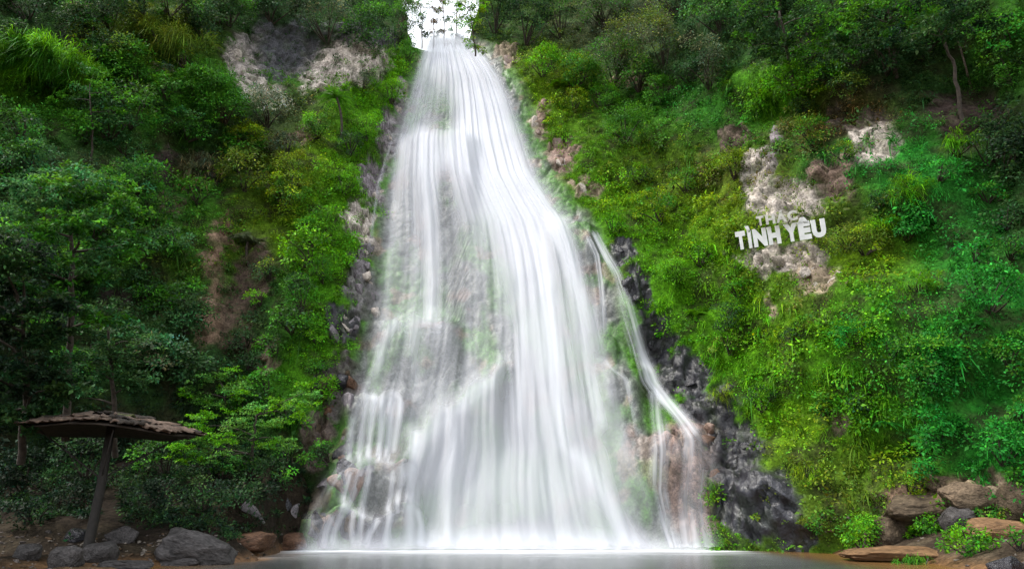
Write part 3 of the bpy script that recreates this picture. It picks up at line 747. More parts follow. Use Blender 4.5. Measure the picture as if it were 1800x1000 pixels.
def clump(Cc, Nn, R, n, Ln, Wr, col, flat=.75, droop=.3, shell=.45):
    """leaf clumps: K centres -> K*n leaves spread through a half-dome that faces Nn and the sky"""
    K = len(Cc)
    d = unit(rng.normal(size=(K, n, 3)))
    ax = unit(Nn * .8 + np.array((0, -.15, .75)))[:, None]
    dot = (d * ax).sum(-1, keepdims=True)
    d = np.where(dot < -.15, d - 2 * dot * ax, d)
    rr = rng.random((K, n, 1)) ** shell
    pos = Cc[:, None] + (d * np.array((1, 1, flat))) * rr * R[:, None, None]
    dirn = d + rng.normal(0, .45, d.shape) + np.array((0, 0, -droop))
    nor = d * .5 + ax + rng.normal(0, .35, d.shape)
    L = np.repeat(Ln, n) * np.exp(rng.normal(0, .25, K * n))
    return leaves(pos.reshape(-1, 3), dirn.reshape(-1, 3), nor.reshape(-1, 3), L, L * Wr, jitter(np.repeat(col, n, 0)))

def grass_clump(Cc, Nn, R, n, Ln, Wr, col, droop=.7):
    K = len(Cc)
    d = unit(rng.normal(size=(K, n, 3)) + Nn[:, None] * 1.3 + np.array((0, 0, .8)))
    pos = Cc[:, None] + rng.normal(0, .35, (K, n, 3)) * R[:, None, None]
    L = np.repeat(Ln, n) * np.exp(rng.normal(0, .25, K * n))
    dr = np.clip(rng.normal(droop, .25, K * n), .1, 1.6)
    return blades(pos.reshape(-1, 3), d.reshape(-1, 3), L, L * Wr, jitter(np.repeat(col, n, 0), .3, .12), dr)

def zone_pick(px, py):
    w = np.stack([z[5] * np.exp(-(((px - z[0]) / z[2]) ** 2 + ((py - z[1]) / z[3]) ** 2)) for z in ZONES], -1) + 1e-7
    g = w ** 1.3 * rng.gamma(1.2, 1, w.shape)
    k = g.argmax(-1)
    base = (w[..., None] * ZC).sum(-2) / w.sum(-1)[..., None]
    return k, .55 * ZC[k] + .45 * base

# ------------------------------------------------------------ ground cover on the cliff
tri_c = P1.reshape(-1, 3)[QC].mean(1)
e1 = P1.reshape(-1, 3)[QC[:, 2]] - P1.reshape(-1, 3)[QC[:, 0]]; e2 = P1.reshape(-1, 3)[QC[:, 3]] - P1.reshape(-1, 3)[QC[:, 1]]
q_n = np.cross(e1, e2); q_a = np.linalg.norm(q_n, axis=1) / 2; q_n /= q_a[:, None] * 2 + 1e-9
q_n[(q_n * (tri_c - np.array((0, 0, CAM_Z)))).sum(1) > 0] *= -1
qx, qy, qf = proj(tri_c)
vis = (qx > -90) & (qx < 1890) & (qy > -70) & (qy < 1010)
q_rw = RW.reshape(-1)[QC].mean(1); q_if = in_fall.reshape(-1)[QC].mean(1)
q_wt = np.maximum(1 - (.78 + .19 * smooth(WET.reshape(-1)[QC].mean(1) / .6)) * q_rw, 0) * (1 - smooth(q_if * 2.6)) * vis * np.clip(q_a, 0, .12)
q_wt *= .45 + smooth((fbm(tri_c / 1.6, 3, 91) + .30) / .5)       # bare pockets between the growth
q_wt *= .35 + .65 * smooth((qf - 12) / 6)
for st_ in STREAMS[:3]:
    q_wt *= ~((np.abs(qx - np.interp(qy, st_[:, 1], st_[:, 0])) < 24) & (qy > st_[0, 1] + 10))
q_wt /= q_wt.sum()
def scatter(n, extra=None):
    w = q_wt if extra is None else q_wt * extra
    k = rng.choice(len(q_wt), n, p=w / w.sum())
    V = P1.reshape(-1, 3)[QC[k]]
    a, b = rng.random((n, 1)), rng.random((n, 1))
    p = (V[:, 0] * (1 - a) + V[:, 1] * a) * (1 - b) + (V[:, 3] * (1 - a) + V[:, 2] * a) * b
    return p, q_n[k], qx[k], qy[k], qf[k]
lump = lambda p, s, seed: smooth((fbm(p / s, 3, seed) + .2) / .55)

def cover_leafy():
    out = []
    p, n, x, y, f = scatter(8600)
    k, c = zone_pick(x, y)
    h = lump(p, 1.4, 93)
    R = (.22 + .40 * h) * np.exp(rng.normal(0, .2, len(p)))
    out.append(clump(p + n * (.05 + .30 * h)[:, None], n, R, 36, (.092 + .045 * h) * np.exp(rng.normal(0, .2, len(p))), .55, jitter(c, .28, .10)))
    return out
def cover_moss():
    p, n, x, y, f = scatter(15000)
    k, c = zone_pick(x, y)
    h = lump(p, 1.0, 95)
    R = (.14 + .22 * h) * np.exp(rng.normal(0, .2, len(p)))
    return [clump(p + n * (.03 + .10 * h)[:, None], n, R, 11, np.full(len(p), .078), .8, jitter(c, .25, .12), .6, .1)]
def cover_drape():
    z = np.array([1.0 if t_ in ('moss', 'emerald', 'green', 'yellowgreen') else .45 for t_ in ZN])
    p, n, x, y, f = scatter(5200, .3 + smooth((fbm(tri_c / 3.0, 2, 97) + .05) / .3))
    k, c = zone_pick(x, y)
    keep = rng.random(len(p)) < z[k]
    p, n, c = p[keep], n[keep], c[keep]
    return [grass_clump(p + n * .10, n, np.full(len(p), .24), 22, .30 * np.exp(rng.normal(0, .3, len(p))), .07, jitter(c, .25, .1), .9)]
def stuff(name, parts, mat, label):
    V, F = join([(a, b) for a, b, c in parts]); c = np.vstack([c for a, b, c in parts])
    return tag(obj(name, mk_mesh(name, V, F, c), mat), label, kind="stuff")
stuff("leafy_ground_cover", cover_leafy(), M_LEAF, "small leafy plants carpeting the cliff")
stuff("moss_cover", cover_moss(), M_LEAF, "moss and tiny leaves carpeting the cliff")
stuff("draping_grass", cover_drape(), M_LEAF, "grass and fern blades hanging from the cliff")

# ------------------------------------------------------------ single plants
def wood(name, tubes, mat, parent, base):
    V, F = join(tubes)
    return obj(name, mk_mesh(name, V - np.array(base), F, smooth_shade=True), mat, parent)

def foliage(name, parts, mat, parent, base):
    V, F = join([(a, b) for a, b, c in parts]); c = np.vstack([c for a, b, c in parts])
    return obj(name, mk_mesh(name, V - np.array(base), F, c), mat, parent)

def bend(a, b, sag=.15, n=5):
    a, b = np.array(a, float), np.array(b, float)
    L = np.linalg.norm(b - a)
    m = (a + b) / 2 + rng.normal(0, .08, 3) * L + np.array((0, 0, sag * L))
    t_ = np.linspace(0, 1, n)[:, None]
    return (1 - t_) ** 2 * a + 2 * t_ * (1 - t_) * m + t_ ** 2 * b

def bush(name, label, px, py, w, h, colour, leaf=.13, dens=1.0, group=None, out=.55, cat="bush", grassy=False, mix=None, glossy=False):
    """a shrub whose middle is seen at px,py and that is w by h pixels large; rooted on the surface under its middle"""
    b, n, d = at(px, py + h * .32)
    s = d / F_PX
    rx, rz = w * s / 2, h * s / 2
    ry = (rx + rz) / 2 * .8
    cen = np.array(at_depth(px, py, d)) + np.array(n) * ry * out * .6 + np.array((0, -.35 * ry * out, 0))
    base = np.array(b - n * .15)
    r = root(name, b, label, cat, group)
    K = int(np.clip(11 * dens * (rx * rz) ** .5 / .8 + 5, 7, 46))
    dd = unit(rng.normal(size=(K, 3))); dd[:, 1] = np.where(dd[:, 1] > .45, -dd[:, 1], dd[:, 1])
    cc = cen + dd * np.array((rx, ry, rz)) * (.35 + .5 * rng.random((K, 1)) ** .6)
    R = .36 * (rx * ry * rz) ** (1 / 3) * np.exp(rng.normal(0, .25, K))
    nn = unit(dd + np.array((0, -.4, .5)))
    c0 = PAL[colour] if mix is None else np.where(rng.random((K, 1)) < .5, PAL[colour], PAL[mix])
    cols = jitter(np.broadcast_to(c0, (K, 3)), .25, .1)
    if grassy:
        parts = [grass_clump(np.repeat(cc, 2, 0) + rng.normal(0, .3, (2 * K, 3)) * np.array((rx, ry, rz)) * .6, np.repeat(nn, 2, 0), np.repeat(R, 2), int(34 * dens), np.full(2 * K, min(.26 * (rx + rz), .55)), .045, np.repeat(cols, 2, 0), .8)]
    else:
        n_leaf = int(np.clip(34 * dens * (np.mean(R) / leaf) ** 1.6 / 3.5, 14, 105))
        parts = [clump(cc, nn, R * 1.15, n_leaf, np.full(K, leaf), .55, cols, .8, .35)]
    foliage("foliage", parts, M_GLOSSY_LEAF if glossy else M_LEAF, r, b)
    idx = rng.choice(K, min(K, 7), replace=False)
    wood("stem", [tube(bend(base, cc[i], .1), np.linspace(.035, .012, 5) * (.6 + d / 40), 5) for i in idx], M_BARK, r, b)
    return r

def spray(cc, R, n_sub, per, leaf, cols):
    """flat layered leaf sprays round each centre"""
    K = len(cc)
    sub = cc[:, None] + rng.normal(0, 1, (K, n_sub, 3)) * R[:, None, None] * np.array((.55, .5, .22))
    sub = sub.reshape(-1, 3); nn = np.broadcast_to(np.array((0, -.25, 1.0)), sub.shape)
    return clump(sub, nn + rng.normal(0, .2, sub.shape), np.repeat(R, n_sub) * .38, per, np.full(len(sub), leaf), .5, jitter(np.repeat(cols, n_sub, 0), .18, .06), .35, .35, .6)

def tree(name, label, trunk, crowns, colour, leaf=.14, rad=.09, near=.0, dens=1.0, group=None, bark=None, depth=None, mix=None, cat="tree"):
    """trunk: pixels from the foot up; crowns: (px, py, radius in pixels, metres towards the viewer)"""
    b, n, d = at(*trunk[0])
    if depth: d = depth; b = at_depth(*trunk[0], d)
    r = root(name, b, label, cat, group)
    pts = [np.array(at_depth(x, y, d - near * i / max(len(trunk) - 1, 1))) for i, (x, y) in enumerate(trunk)]
    pts[0] = np.array(b) - np.array((0, 0, .25))
    P = np.array(pts); tt = np.linspace(0, len(P) - 1, 4 * len(P))
    P = np.stack([np.interp(tt, np.arange(len(P)), P[:, k]) for k in range(3)], -1)
    P[1:-1] += rng.normal(0, .25 * rad, P[1:-1].shape)
    bk = bark or M_BARK
    wood("trunk", [tube(P, np.linspace(rad, rad * .35, len(P)), 8)], bk, r, b)
    cc, RR = [], []
    for x, y, rp, dn in crowns:
        dd = d - dn; s = dd / F_PX
        c = np.array(at_depth(x, y, dd)); R = rp * s
        j = np.argmin(np.linalg.norm(P - c, axis=1) + 3 * np.maximum(P[:, 2] - c[2], 0)); j = max(j, len(P) // 3)
        V, F = tube(bend(P[j], c, .12), np.linspace(rad * .4, rad * .1, 5), 5)
        obj("limb", mk_mesh("limb", V - np.array(b), F, smooth_shade=True), bk, r)
        k = int(np.clip(5 * dens * (rp / 40) ** 1.2, 3, 14))
        q = unit(rng.normal(size=(k, 3))) * rng.random((k, 1)) ** .4 * R * np.array((1, .8, .6))
        cc.append(c + q); RR.append(np.full(k, R * .48))
    cc, RR = np.vstack(cc), np.concatenate(RR)
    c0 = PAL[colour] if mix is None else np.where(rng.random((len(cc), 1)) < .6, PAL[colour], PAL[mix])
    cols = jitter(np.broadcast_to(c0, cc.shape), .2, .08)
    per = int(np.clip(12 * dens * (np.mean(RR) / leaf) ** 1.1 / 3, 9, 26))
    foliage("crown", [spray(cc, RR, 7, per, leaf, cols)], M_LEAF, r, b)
    return r

def frond_mesh(L, colour, pairs=15, droop=.55, lift=.7):
    """one arching fern frond along +x"""
    s = np.linspace(0, 1, pairs + 1)[1:]
    path = lambda q: np.stack((q * L * .92, 0 * q, L * (lift * q - (lift + droop) * q ** 2 * .75)), -1)
    a = path(s); tng = unit(path(s + .01) - path(s - .01))
    w = L * .23 * np.sin(np.clip(s * .93 + .10, 0, 1) * math.pi) ** .8 + .01
    Vs = []
    V, F = tube(path(np.linspace(0, 1, 7)), np.linspace(.012, .004, 7) * (L / 1.0), 4)
    parts = [(V, F)]; cols = [np.broadcast_to(PAL[colour] * .8, V.shape)]
    for sg in (-1, 1):
        dirn = unit(tng * .45 + np.array((0, sg, -.18)))
        v, f, c = leaves(a, dirn, np.broadcast_to(np.array((0, 0, 1.0)), a.shape) + tng * 0, w * 1.05, np.full(len(a), L * .92 / pairs * 1.0), jitter(np.broadcast_to(PAL[colour], a.shape), .15, .05))
        parts.append((v, f)); cols.append(c)
    V, F = join(parts)
    return mk_mesh("frond", V, F, np.vstack(cols))

def fern(name, label, px, py, size, colour, stem=None, n=13, group=None, cat="fern", proto={}):
    """crown of fronds at px,py; stem = pixel of the foot for a tree fern"""
    key = colour
    if key not in proto:
        proto[key] = [frond_mesh(1.0, colour, 15, .45 + .25 * i, .55 + .15 * i) for i in range(3)]
        for me in proto[key]: me.materials.append(M_LEAF)
    foot, nrm, d = at(*(stem or (px, py + size * .18)))
    s = d / F_PX
    r = root(name, foot, label, cat, group)
    if stem:
        c = Vector(at_depth(px, py, d - .1))
        wood("trunk", [tube(bend(np.array(foot) - np.array((0, 0, .2)), np.array(c), 0, 7), np.linspace(.075, .06, 7) * 1.2, 7)], M_BARK, r, foot)
    else:
        c = foot + nrm * .12
    L = size * s * .56
    for i in range(n):
        o = obj("frond", proto[key][i % 3], None, r)
        o.location = c - foot
        o.rotation_euler = (random.uniform(-.25, .25), random.uniform(-.25, .2), i * 6.283 / n + random.uniform(-.2, .2))
        k = L * random.uniform(.8, 1.15)
        o.scale = (k, k, k)
    return r

# ------------------------------------------------------------ trees beyond the lip, against the white sky
G = "small trees beyond the top of the fall"
def lip_tree(px_foot, px_top, crowns, label, colour, depth, mix=None):
    crowns = [(x, y, r_ * 1.35, n_) for x, y, r_, n_ in crowns]
    tree("slender_tree", label, [(px_foot, 82), ((px_foot + px_top) / 2 + 2, 46), (px_top, 6)], crowns, colour, .10, .07, 0, 1.5, G, M_PALEBARK, depth, mix)
lip_tree(742, 738, [(736, 44, 12, 0), (744, 22, 14, .3), (732, 4, 14, 0), (748, 62, 9, 0)], "slender green tree at the left of the sky gap above the fall", 'green', 57, 'dark')
lip_tree(762, 760, [(757, 12, 12, 0), (764, 36, 10, 0), (768, 58, 9, 0)], "thin sparse tree left of centre in the sky gap above the fall", 'olive', 59, 'brownish')
lip_tree(781, 778, [(772, 20, 11, 0), (784, 2, 14, 0), (786, 34, 10, 0), (778, 52, 9, 0)], "thin brownish tree in the middle of the sky gap above the fall", 'brownish', 60, 'green')
lip_tree(800, 802, [(797, 46, 10, 0), (806, 24, 12, 0), (798, 6, 12, 0), (806, 64, 9, 0)], "twiggy tree at the right of the sky gap above the fall", 'olive', 58, 'green')
tree("tree", "bright yellow-green tree just right of the lip of the fall", [(836, 94), (832, 60), (826, 20)], [(826, 70, 18, 0), (820, 45, 20, .2), (816, 20, 20, 0), (820, -4, 24, 0), (838, 82, 16, .3), (806, 4, 14, 0), (840, 40, 20, 0), (844, 10, 22, 0)], 'moss', .12, .07, .4, 1.4, None, None, 47.5, 'yellowgreen')

# ------------------------------------------------------------ bushes along the tops of the cliff
B = lambda *a, **k: bush("bush", *a, **k)
GT = "bushes along the top of the cliff"
B("large dark bush on the cliff top left of the sky gap", 640, 40, 104, 100, 'dark', .14, 1.2, GT, 1.0, mix='green')
B("narrow green bush overhanging the left rim of the sky gap", 702, 40, 40, 90, 'green', .11, 1.2, None, 1.0, mix='greygreen')
B("dark grey-green bush hanging over the black rock left of the fall's lip", 575, 50, 110, 90, 'dark', .14, 1.1, GT, 1.0, mix='greygreen')
B("mid green bush on the narrow edge between dark bush and lip of the fall", 716, 98, 36, 46, 'green', .11, 1.1, None, .5)
B("deep green bush over the black wet rock at the top left", 480, 25, 110, 60, 'dark', .14, 1.1, GT, .8)
B("leafy green bush above the grey rock face at the top left", 405, 32, 80, 56, 'green', .13, 1.1, GT, .8, mix='dark')
B("dark bush above the olive grassy mound at the top left", 300, 15, 120, 50, 'dark', .14, 1.1, GT, .9, mix='green')
B("spreading grey-green shrub left of the olive mound", 165, 50, 80, 80, 'greygreen', .14, .9, None, .9, mix='green')
B("dark shrub in the top left corner", 50, 22, 110, 50, 'dark', .15, 1.1, None, .9)
B("dark bush with pointed crown right of the lip", 870, 35, 70, 80, 'dark', .13, 1.2, GT, 1.0)
B("very dark rounded bush right of the bright tree by the lip", 925, 55, 80, 80, 'dark', .13, 1.2, GT, 1.0, mix='deep')
B("tall dark shrub above the yellow-green slope right of the lip", 985, 40, 80, 90, 'dark', .13, 1.1, GT, 1.0, mix='green')
B("bright lime shrub below the dark shrubs right of the lip", 955, 118, 60, 60, 'moss', .12, 1.1, None, .8)
B("grey-brown shrub with fine twigs at the top right of the fall", 1085, 95, 90, 110, 'greygreen', .11, 1.1, GT, 1.0, mix='olive')
B("pale green shrub at the top edge right of the grey-brown shrub", 1050, 20, 90, 50, 'green', .12, 1.1, GT, .9, mix='greygreen')
B("round grey-green shrub hanging over the slope in the upper middle right", 1165, 90, 90, 130, 'greygreen', .12, 1.1, GT, 1.1, mix='olive')
B("leafy shrub with bluish leaves at the top middle right", 1265, 40, 110, 80, 'bluegreen', .15, 1.1, GT, 1.0, mix='green')
B("dull green shrub hanging below the bluish shrub", 1245, 130, 90, 90, 'greygreen', .12, 1.1, GT, 1.0, mix='dark')
B("bright green tuft of leaves under the dark trees at the upper right", 1420, 110, 80, 40, 'moss', .12, 1.0, None, .7, mix='green')
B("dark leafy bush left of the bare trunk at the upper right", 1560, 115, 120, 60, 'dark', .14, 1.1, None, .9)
B("bright green bush in the upper right corner", 1770, 75, 90, 80, 'green', .14, 1.0, None, .9, mix='emerald')
B("dark bush hanging below the right-hand corner bush", 1765, 270, 90, 130, 'dark', .14, 1.1, None, .7, mix='deep')
B("shaded dark shrub at the right edge beside the emerald slope", 1770, 385, 80, 60, 'dark', .13, 1.0, None, .6)

tree("tree", "big dark tree leaning out at the top right above the crevice", [(1395, 150), (1385, 90), (1370, 20)], [(1340, 30, 60, 1.0), (1420, 30, 60, 1.4), (1380, 75, 45, 1.0), (1470, 60, 45, 1.6), (1320, 80, 35, .6)], 'dark', .16, .12, 1.0, 1.1, "trees at the top right", None, None, 'green')
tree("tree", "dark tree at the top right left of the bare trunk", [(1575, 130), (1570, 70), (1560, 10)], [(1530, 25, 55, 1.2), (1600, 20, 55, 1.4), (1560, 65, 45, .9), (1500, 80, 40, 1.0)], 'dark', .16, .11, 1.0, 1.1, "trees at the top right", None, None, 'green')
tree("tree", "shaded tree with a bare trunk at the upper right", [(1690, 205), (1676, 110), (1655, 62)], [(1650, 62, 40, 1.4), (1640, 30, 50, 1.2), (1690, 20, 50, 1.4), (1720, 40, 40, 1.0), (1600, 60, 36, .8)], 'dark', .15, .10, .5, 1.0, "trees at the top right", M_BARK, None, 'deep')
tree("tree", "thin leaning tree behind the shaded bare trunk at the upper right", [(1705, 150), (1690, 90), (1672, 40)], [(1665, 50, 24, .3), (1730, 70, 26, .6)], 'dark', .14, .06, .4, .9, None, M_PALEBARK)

# ------------------------------------------------------------ plants on the right wall
B("emerald bush on the right wall above the dark gap at the right edge", 1740, 520, 120, 100, 'emerald', .11, 1.2, "bushes on the right wall", .7)
B("large emerald shrub right of the yellow-green moss on the right wall", 1620, 640, 140, 110, 'emerald', .11, 1.2, "bushes on the right wall", .7, mix='green')
B("emerald shrub low on the right wall above the brown boulders", 1650, 750, 130, 90, 'emerald', .11, 1.2, "bushes on the right wall", .7)
B("dense emerald shrub at the right edge above the bank", 1760, 790, 90, 90, 'emerald', .12, 1.2, "bushes on the right wall", .7)
B("emerald shrub at the right edge halfway up the wall", 1775, 620, 80, 100, 'emerald', .11, 1.2, "bushes on the right wall", .7, mix='green')
B("round bush of small leaves below the sign on the right wall", 1500, 590, 90, 60, 'moss', .09, 1.1, None, .6, mix='emerald')
B("yellow-green cushion of leaves right of the sign", 1520, 430, 80, 60, 'yellowgreen', .09, 1.1, None, .6, mix='olive')
B("bushy green ledge plant between the sign rock and the pale rock at its right", 1480, 270, 60, 40, 'moss', .09, 1, None, .5, mix='olive')
B("dark little bush on the bright moss left of the dark rock gap", 1400, 590, 50, 34, 'dark', .09, 1, None, .5)
B("clump of small leaves over the wet black rock on the right", 1280, 610, 70, 50, 'olive', .09, 1, None, .5, mix='moss')
B("lime bush on the slope left of the sign", 1190, 480, 70, 50, 'moss', .09, 1.1, None, .6)
B("olive bush above the sign's pale rock", 1290, 300, 70, 60, 'olive', .10, 1, None, .6, mix='yellowgreen')
B("yellowish bush beside the right edge of the fall", 1010, 185, 50, 50, 'yellowgreen', .10, 1, None, .6)
B("green bush overhanging the first pink rock right of the fall", 1060, 180, 60, 50, 'moss', .10, 1.1, None, .7, mix='green')
B("bushy green mound above the side stream", 1075, 400, 60, 40, 'moss', .09, 1.1, None, .5)
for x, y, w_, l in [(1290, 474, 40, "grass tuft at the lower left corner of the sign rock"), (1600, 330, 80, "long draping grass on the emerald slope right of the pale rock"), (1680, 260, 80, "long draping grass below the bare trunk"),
                    (1560, 400, 70, "draping grass at the right end of the sign rock"), (1420, 830, 60, "olive grass tuft above the foot of the wet black rock"), (1350, 180, 70, "bright draping grass above the crevice at the upper right"),
                    (1610, 500, 70, "draping grass on the right wall between sign and right edge"), (1270, 690, 50, "grass tuft at the upper edge of the wet black rock")]:
    bush("grass_tuft", l, x, y, w_, w_ * .55, 'moss' if y < 600 else 'yellowgreen', .1, .8, None, .5, "grass", True)
fern("fern", "bright fern on the moss right of the side stream", 1225, 545, 60, 'moss', None, 11)
fern("fern", "emerald fern above the brown boulders on the right", 1560, 735, 60, 'emerald', None, 11)
fern("fern", "emerald fern at the right edge of the picture halfway up", 1700, 560, 70, 'emerald', None, 11)
fern("fern", "lime fern right of the lip below the dark bushes", 990, 140, 60, 'moss', None, 11)

# ------------------------------------------------------------ plants on the left wall
bush("grass_tuft", "bright green grass mound draping over a dark hollow at the upper left", 60, 100, 150, 60, 'moss', .1, 1.6, None, 1.0, "grass", True, mix='green')
bush("grass_tuft", "second bright grass mound sloping right of the dark hollow at the upper left", 140, 140, 120, 50, 'green', .1, 1.3, None, .9, "grass", True, mix='moss')
bush("grass_tuft", "olive grassy mound above the leaning tree", 280, 72, 170, 36, 'olive', .1, 1.2, None, .5, "grass", True)
bush("grass_tuft", "pale straw-coloured grass clump over the dark hollow on the left", 355, 320, 84, 50, 'straw', .1, 1.5, None, .9, "grass", True, mix='greygreen')
bush("grass_tuft", "pale feathery grass left of the white-leaved shrub", 400, 215, 36, 34, 'straw', .1, .5, None, .7, "grass", True, mix='greygreen')
B("shrub with whitish leaves below the grey rock face on the left", 470, 205, 100, 60, 'greygreen', .10, 1.2, None, .9, mix='flower')
B("bright yellow-green bush under the white-leaved shrub", 445, 245, 70, 50, 'yellowgreen', .10, 1.1, None, .8)
B("lime bush around the foot of the dark-stemmed tree fern", 560, 230, 70, 50, 'moss', .10, 1.1, None, .8, mix='green')
B("dark bush below the dark-stemmed tree fern", 615, 260, 50, 50, 'dark', .10, 1, None, .7)
B("pale green bush under the pale rock at the top left of the fall", 640, 150, 50, 40, 'greygreen', .10, 1, None, .7)
B("olive bush on the slope left of the pinkish rock strip", 520, 300, 80, 60, 'olive', .10, 1.1, None, .7, mix='yellowgreen')
B("yellowish bush left of the bright mossy strip", 500, 350, 70, 50, 'yellowgreen', .10, 1.1, None, .7, mix='olive')
B("green bush beside the mossy strip left of the fall", 550, 420, 60, 60, 'green', .10, 1.1, None, .7, mix='moss')
B("dark bush above the bright shrub and left of the fall", 530, 530, 80, 70, 'dark', .11, 1.1, None, .8, mix='green')
B("bright small bush in the dark recess left of the fall", 455, 528, 40, 34, 'moss', .10, 1, None, .8)
B("shadowy bush under the small tree fern", 470, 480, 60, 50, 'olive', .10, 1, None, .7, mix='dark')
B("dark leafy bush right of the brown earth streak", 430, 600, 60, 50, 'dark', .11, 1, None, .7)
B("bluish leafy bush left of the brown earth streak", 290, 620, 90, 80, 'bluegreen', .13, 1.1, None, .9, mix='greygreen')
B("bluish bush above the round bright shrub", 330, 570, 80, 60, 'bluegreen', .13, 1.1, None, .9, mix='dark')
B("green bush hanging left of the brown earth streak", 310, 430, 90, 60, 'green', .13, 1.1, None, .9, mix='bluegreen')
B("dark bush in the hollow below the layered tree", 250, 500, 80, 50, 'dark', .13, 1, None, .7)
B("grey-green bush left of the straw-coloured grass clump", 240, 330, 90, 60, 'bluegreen', .13, 1.1, None, .9, mix='green')
B("dark bush below the hollow at the left edge", 40, 235, 90, 60, 'dark', .14, 1.1, None, .9, mix='green')
B("mid green bush at the left edge under the grass mound", 60, 285, 110, 60, 'green', .14, 1.1, None, .9, mix='bluegreen')
B("green bush around the foot of the leaning tree", 330, 235, 80, 50, 'green', .12, 1.1, None, .8, mix='dark')
B("mossy bush on the dark rock left of the lower fall", 560, 690, 60, 50, 'moss', .10, 1.1, None, .7)
B("low green bush left of the rock steps at the foot of the fall", 575, 800, 50, 60, 'green', .09, 1.1, None, .6, mix='dark')
tree("slender_tree", "slender upright tree with a sparse green crown at the upper left", [(162, 275), (163, 225), (158, 165)], [(150, 150, 34, .4), (190, 165, 30, .5), (125, 175, 28, .3), (165, 130, 26, .2), (200, 195, 22, .4)], 'green', .13, .06, .6, 1.0, None, None, None, 'bluegreen')
tree("slender_tree", "leaning dark-stemmed tree with pale leaves at the upper left", [(332, 285), (288, 215), (272, 165), (262, 122)], [(235, 120, 20, .3), (275, 112, 22, .3), (300, 125, 18, .4), (255, 145, 16, .2), (225, 145, 14, .2)], 'greygreen', .13, .07, .6, .9, None, None, None, 'yellowgreen')
tree("slender_tree", "second thin stem with dark bluish crown beside the leaning tree", [(300, 260), (280, 205), (268, 185)], [(265, 185, 30, .4), (320, 215, 34, .5), (290, 190, 22, .3)], 'bluegreen', .13, .05, .4, 1.0, None, None, None, 'dark')
fern("tree_fern", "tree fern with a dark stem beside the mossy strip left of the fall", 592, 172, 70, 'green', (600, 240), 13)
fern("tree_fern", "pale bluish tree fern right of the brown earth streak", 436, 425, 80, 'greygreen', (442, 470), 14)
fern("tree_fern", "small tree fern with drooping fronds below the straw grass clump", 485, 300, 46, 'green', (490, 335), 11)
fern("fern", "dark green fern left of the small tree fern", 285, 415, 60, 'bluegreen', None, 11)

# the near trees of the left bank
tree("tree", "layered bluish-green tree on the left bank with tiers of fine leaves", [(118, 760), (122, 600), (128, 470), (125, 340)], [(60, 330, 55, .6), (150, 315, 60, .8), (210, 350, 50, .6), (40, 400, 60, 1.0), (130, 405, 60, 1.2), (215, 430, 50, .8), (70, 475, 65, 1.2), (170, 480, 50, 1.0), (120, 360, 55, 1.2), (120, 540, 50, 1.2), (180, 560, 46, 1.0)], 'bluegreen', .13, .12, .3, 1.2, None, None, 21.5, 'green')
tree("tree", "dark tree at the left edge behind the thatched shelter", [(40, 800), (48, 680), (40, 560)], [(20, 560, 60, .8), (80, 590, 50, 1.0), (30, 660, 60, 1.0), (100, 660, 40, .6), (60, 720, 36, .6), (-60, 560, 70, 1.5), (-70, 660, 70, 2.0), (-20, 740, 60, 2.0), (10, 490, 60, 1.2), (80, 540, 50, 2.0), (60, 640, 50, 2.5), (120, 690, 40, 2.0), (-120, 500, 110, 3.5), (-60, 420, 90, 3.0), (-150, 640, 110, 4.0), (20, 450, 60, 2.5), (-200, 560, 120, 6.0), (-100, 760, 90, 4.0)], 'dark', .13, .12, 1.0, 1.2, None, None, 21.0, 'deep')  # crowns outside the left frame edge are added to shade the shelter
tree("tree", "dim tree above the thatched shelter between the dark tree and the bright shrub", [(205, 790), (200, 680), (190, 570)], [(160, 560, 50, .5), (225, 600, 55, .7), (170, 650, 50, .8), (250, 670, 40, .6), (140, 700, 30, .4)], 'dark', .12, .10, .8, 1.2, None, None, 23.0, 'bluegreen')
tree("shrub_tree", "round bright yellow-green shrub right of the thatched shelter", [(405, 800), (400, 730), (392, 680)], [(385, 665, 44, .4), (350, 690, 36, .4), (425, 690, 38, .5), (390, 710, 40, .7)], 'lightgreen', .085, .07, .5, 1.7, None, None, None, 'moss')
tree("shrub_tree", "broad bright green shrub spreading over the left bank beside the fall", [(440, 840), (445, 780), (450, 730)], [(400, 765, 44, .6), (450, 735, 44, .5), (500, 720, 40, .4), (350, 750, 40, .7), (325, 790, 38, .9), (390, 805, 36, .9), (480, 770, 36, .6), (535, 690, 26, .2)], 'lightgreen', .09, .08, .8, 1.5, None, None, None, 'moss')
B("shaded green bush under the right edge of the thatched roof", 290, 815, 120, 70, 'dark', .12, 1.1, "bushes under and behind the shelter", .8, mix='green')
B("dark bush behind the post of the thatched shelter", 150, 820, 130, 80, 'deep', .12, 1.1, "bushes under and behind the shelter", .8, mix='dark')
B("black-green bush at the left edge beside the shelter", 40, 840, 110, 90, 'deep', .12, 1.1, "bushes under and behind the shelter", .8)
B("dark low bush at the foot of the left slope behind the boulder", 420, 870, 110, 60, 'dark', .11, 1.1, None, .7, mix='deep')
B("dim scrub right of the boulder near the rusty rock", 490, 840, 70, 50, 'dark', .10, 1.1, None, .7, mix='green')

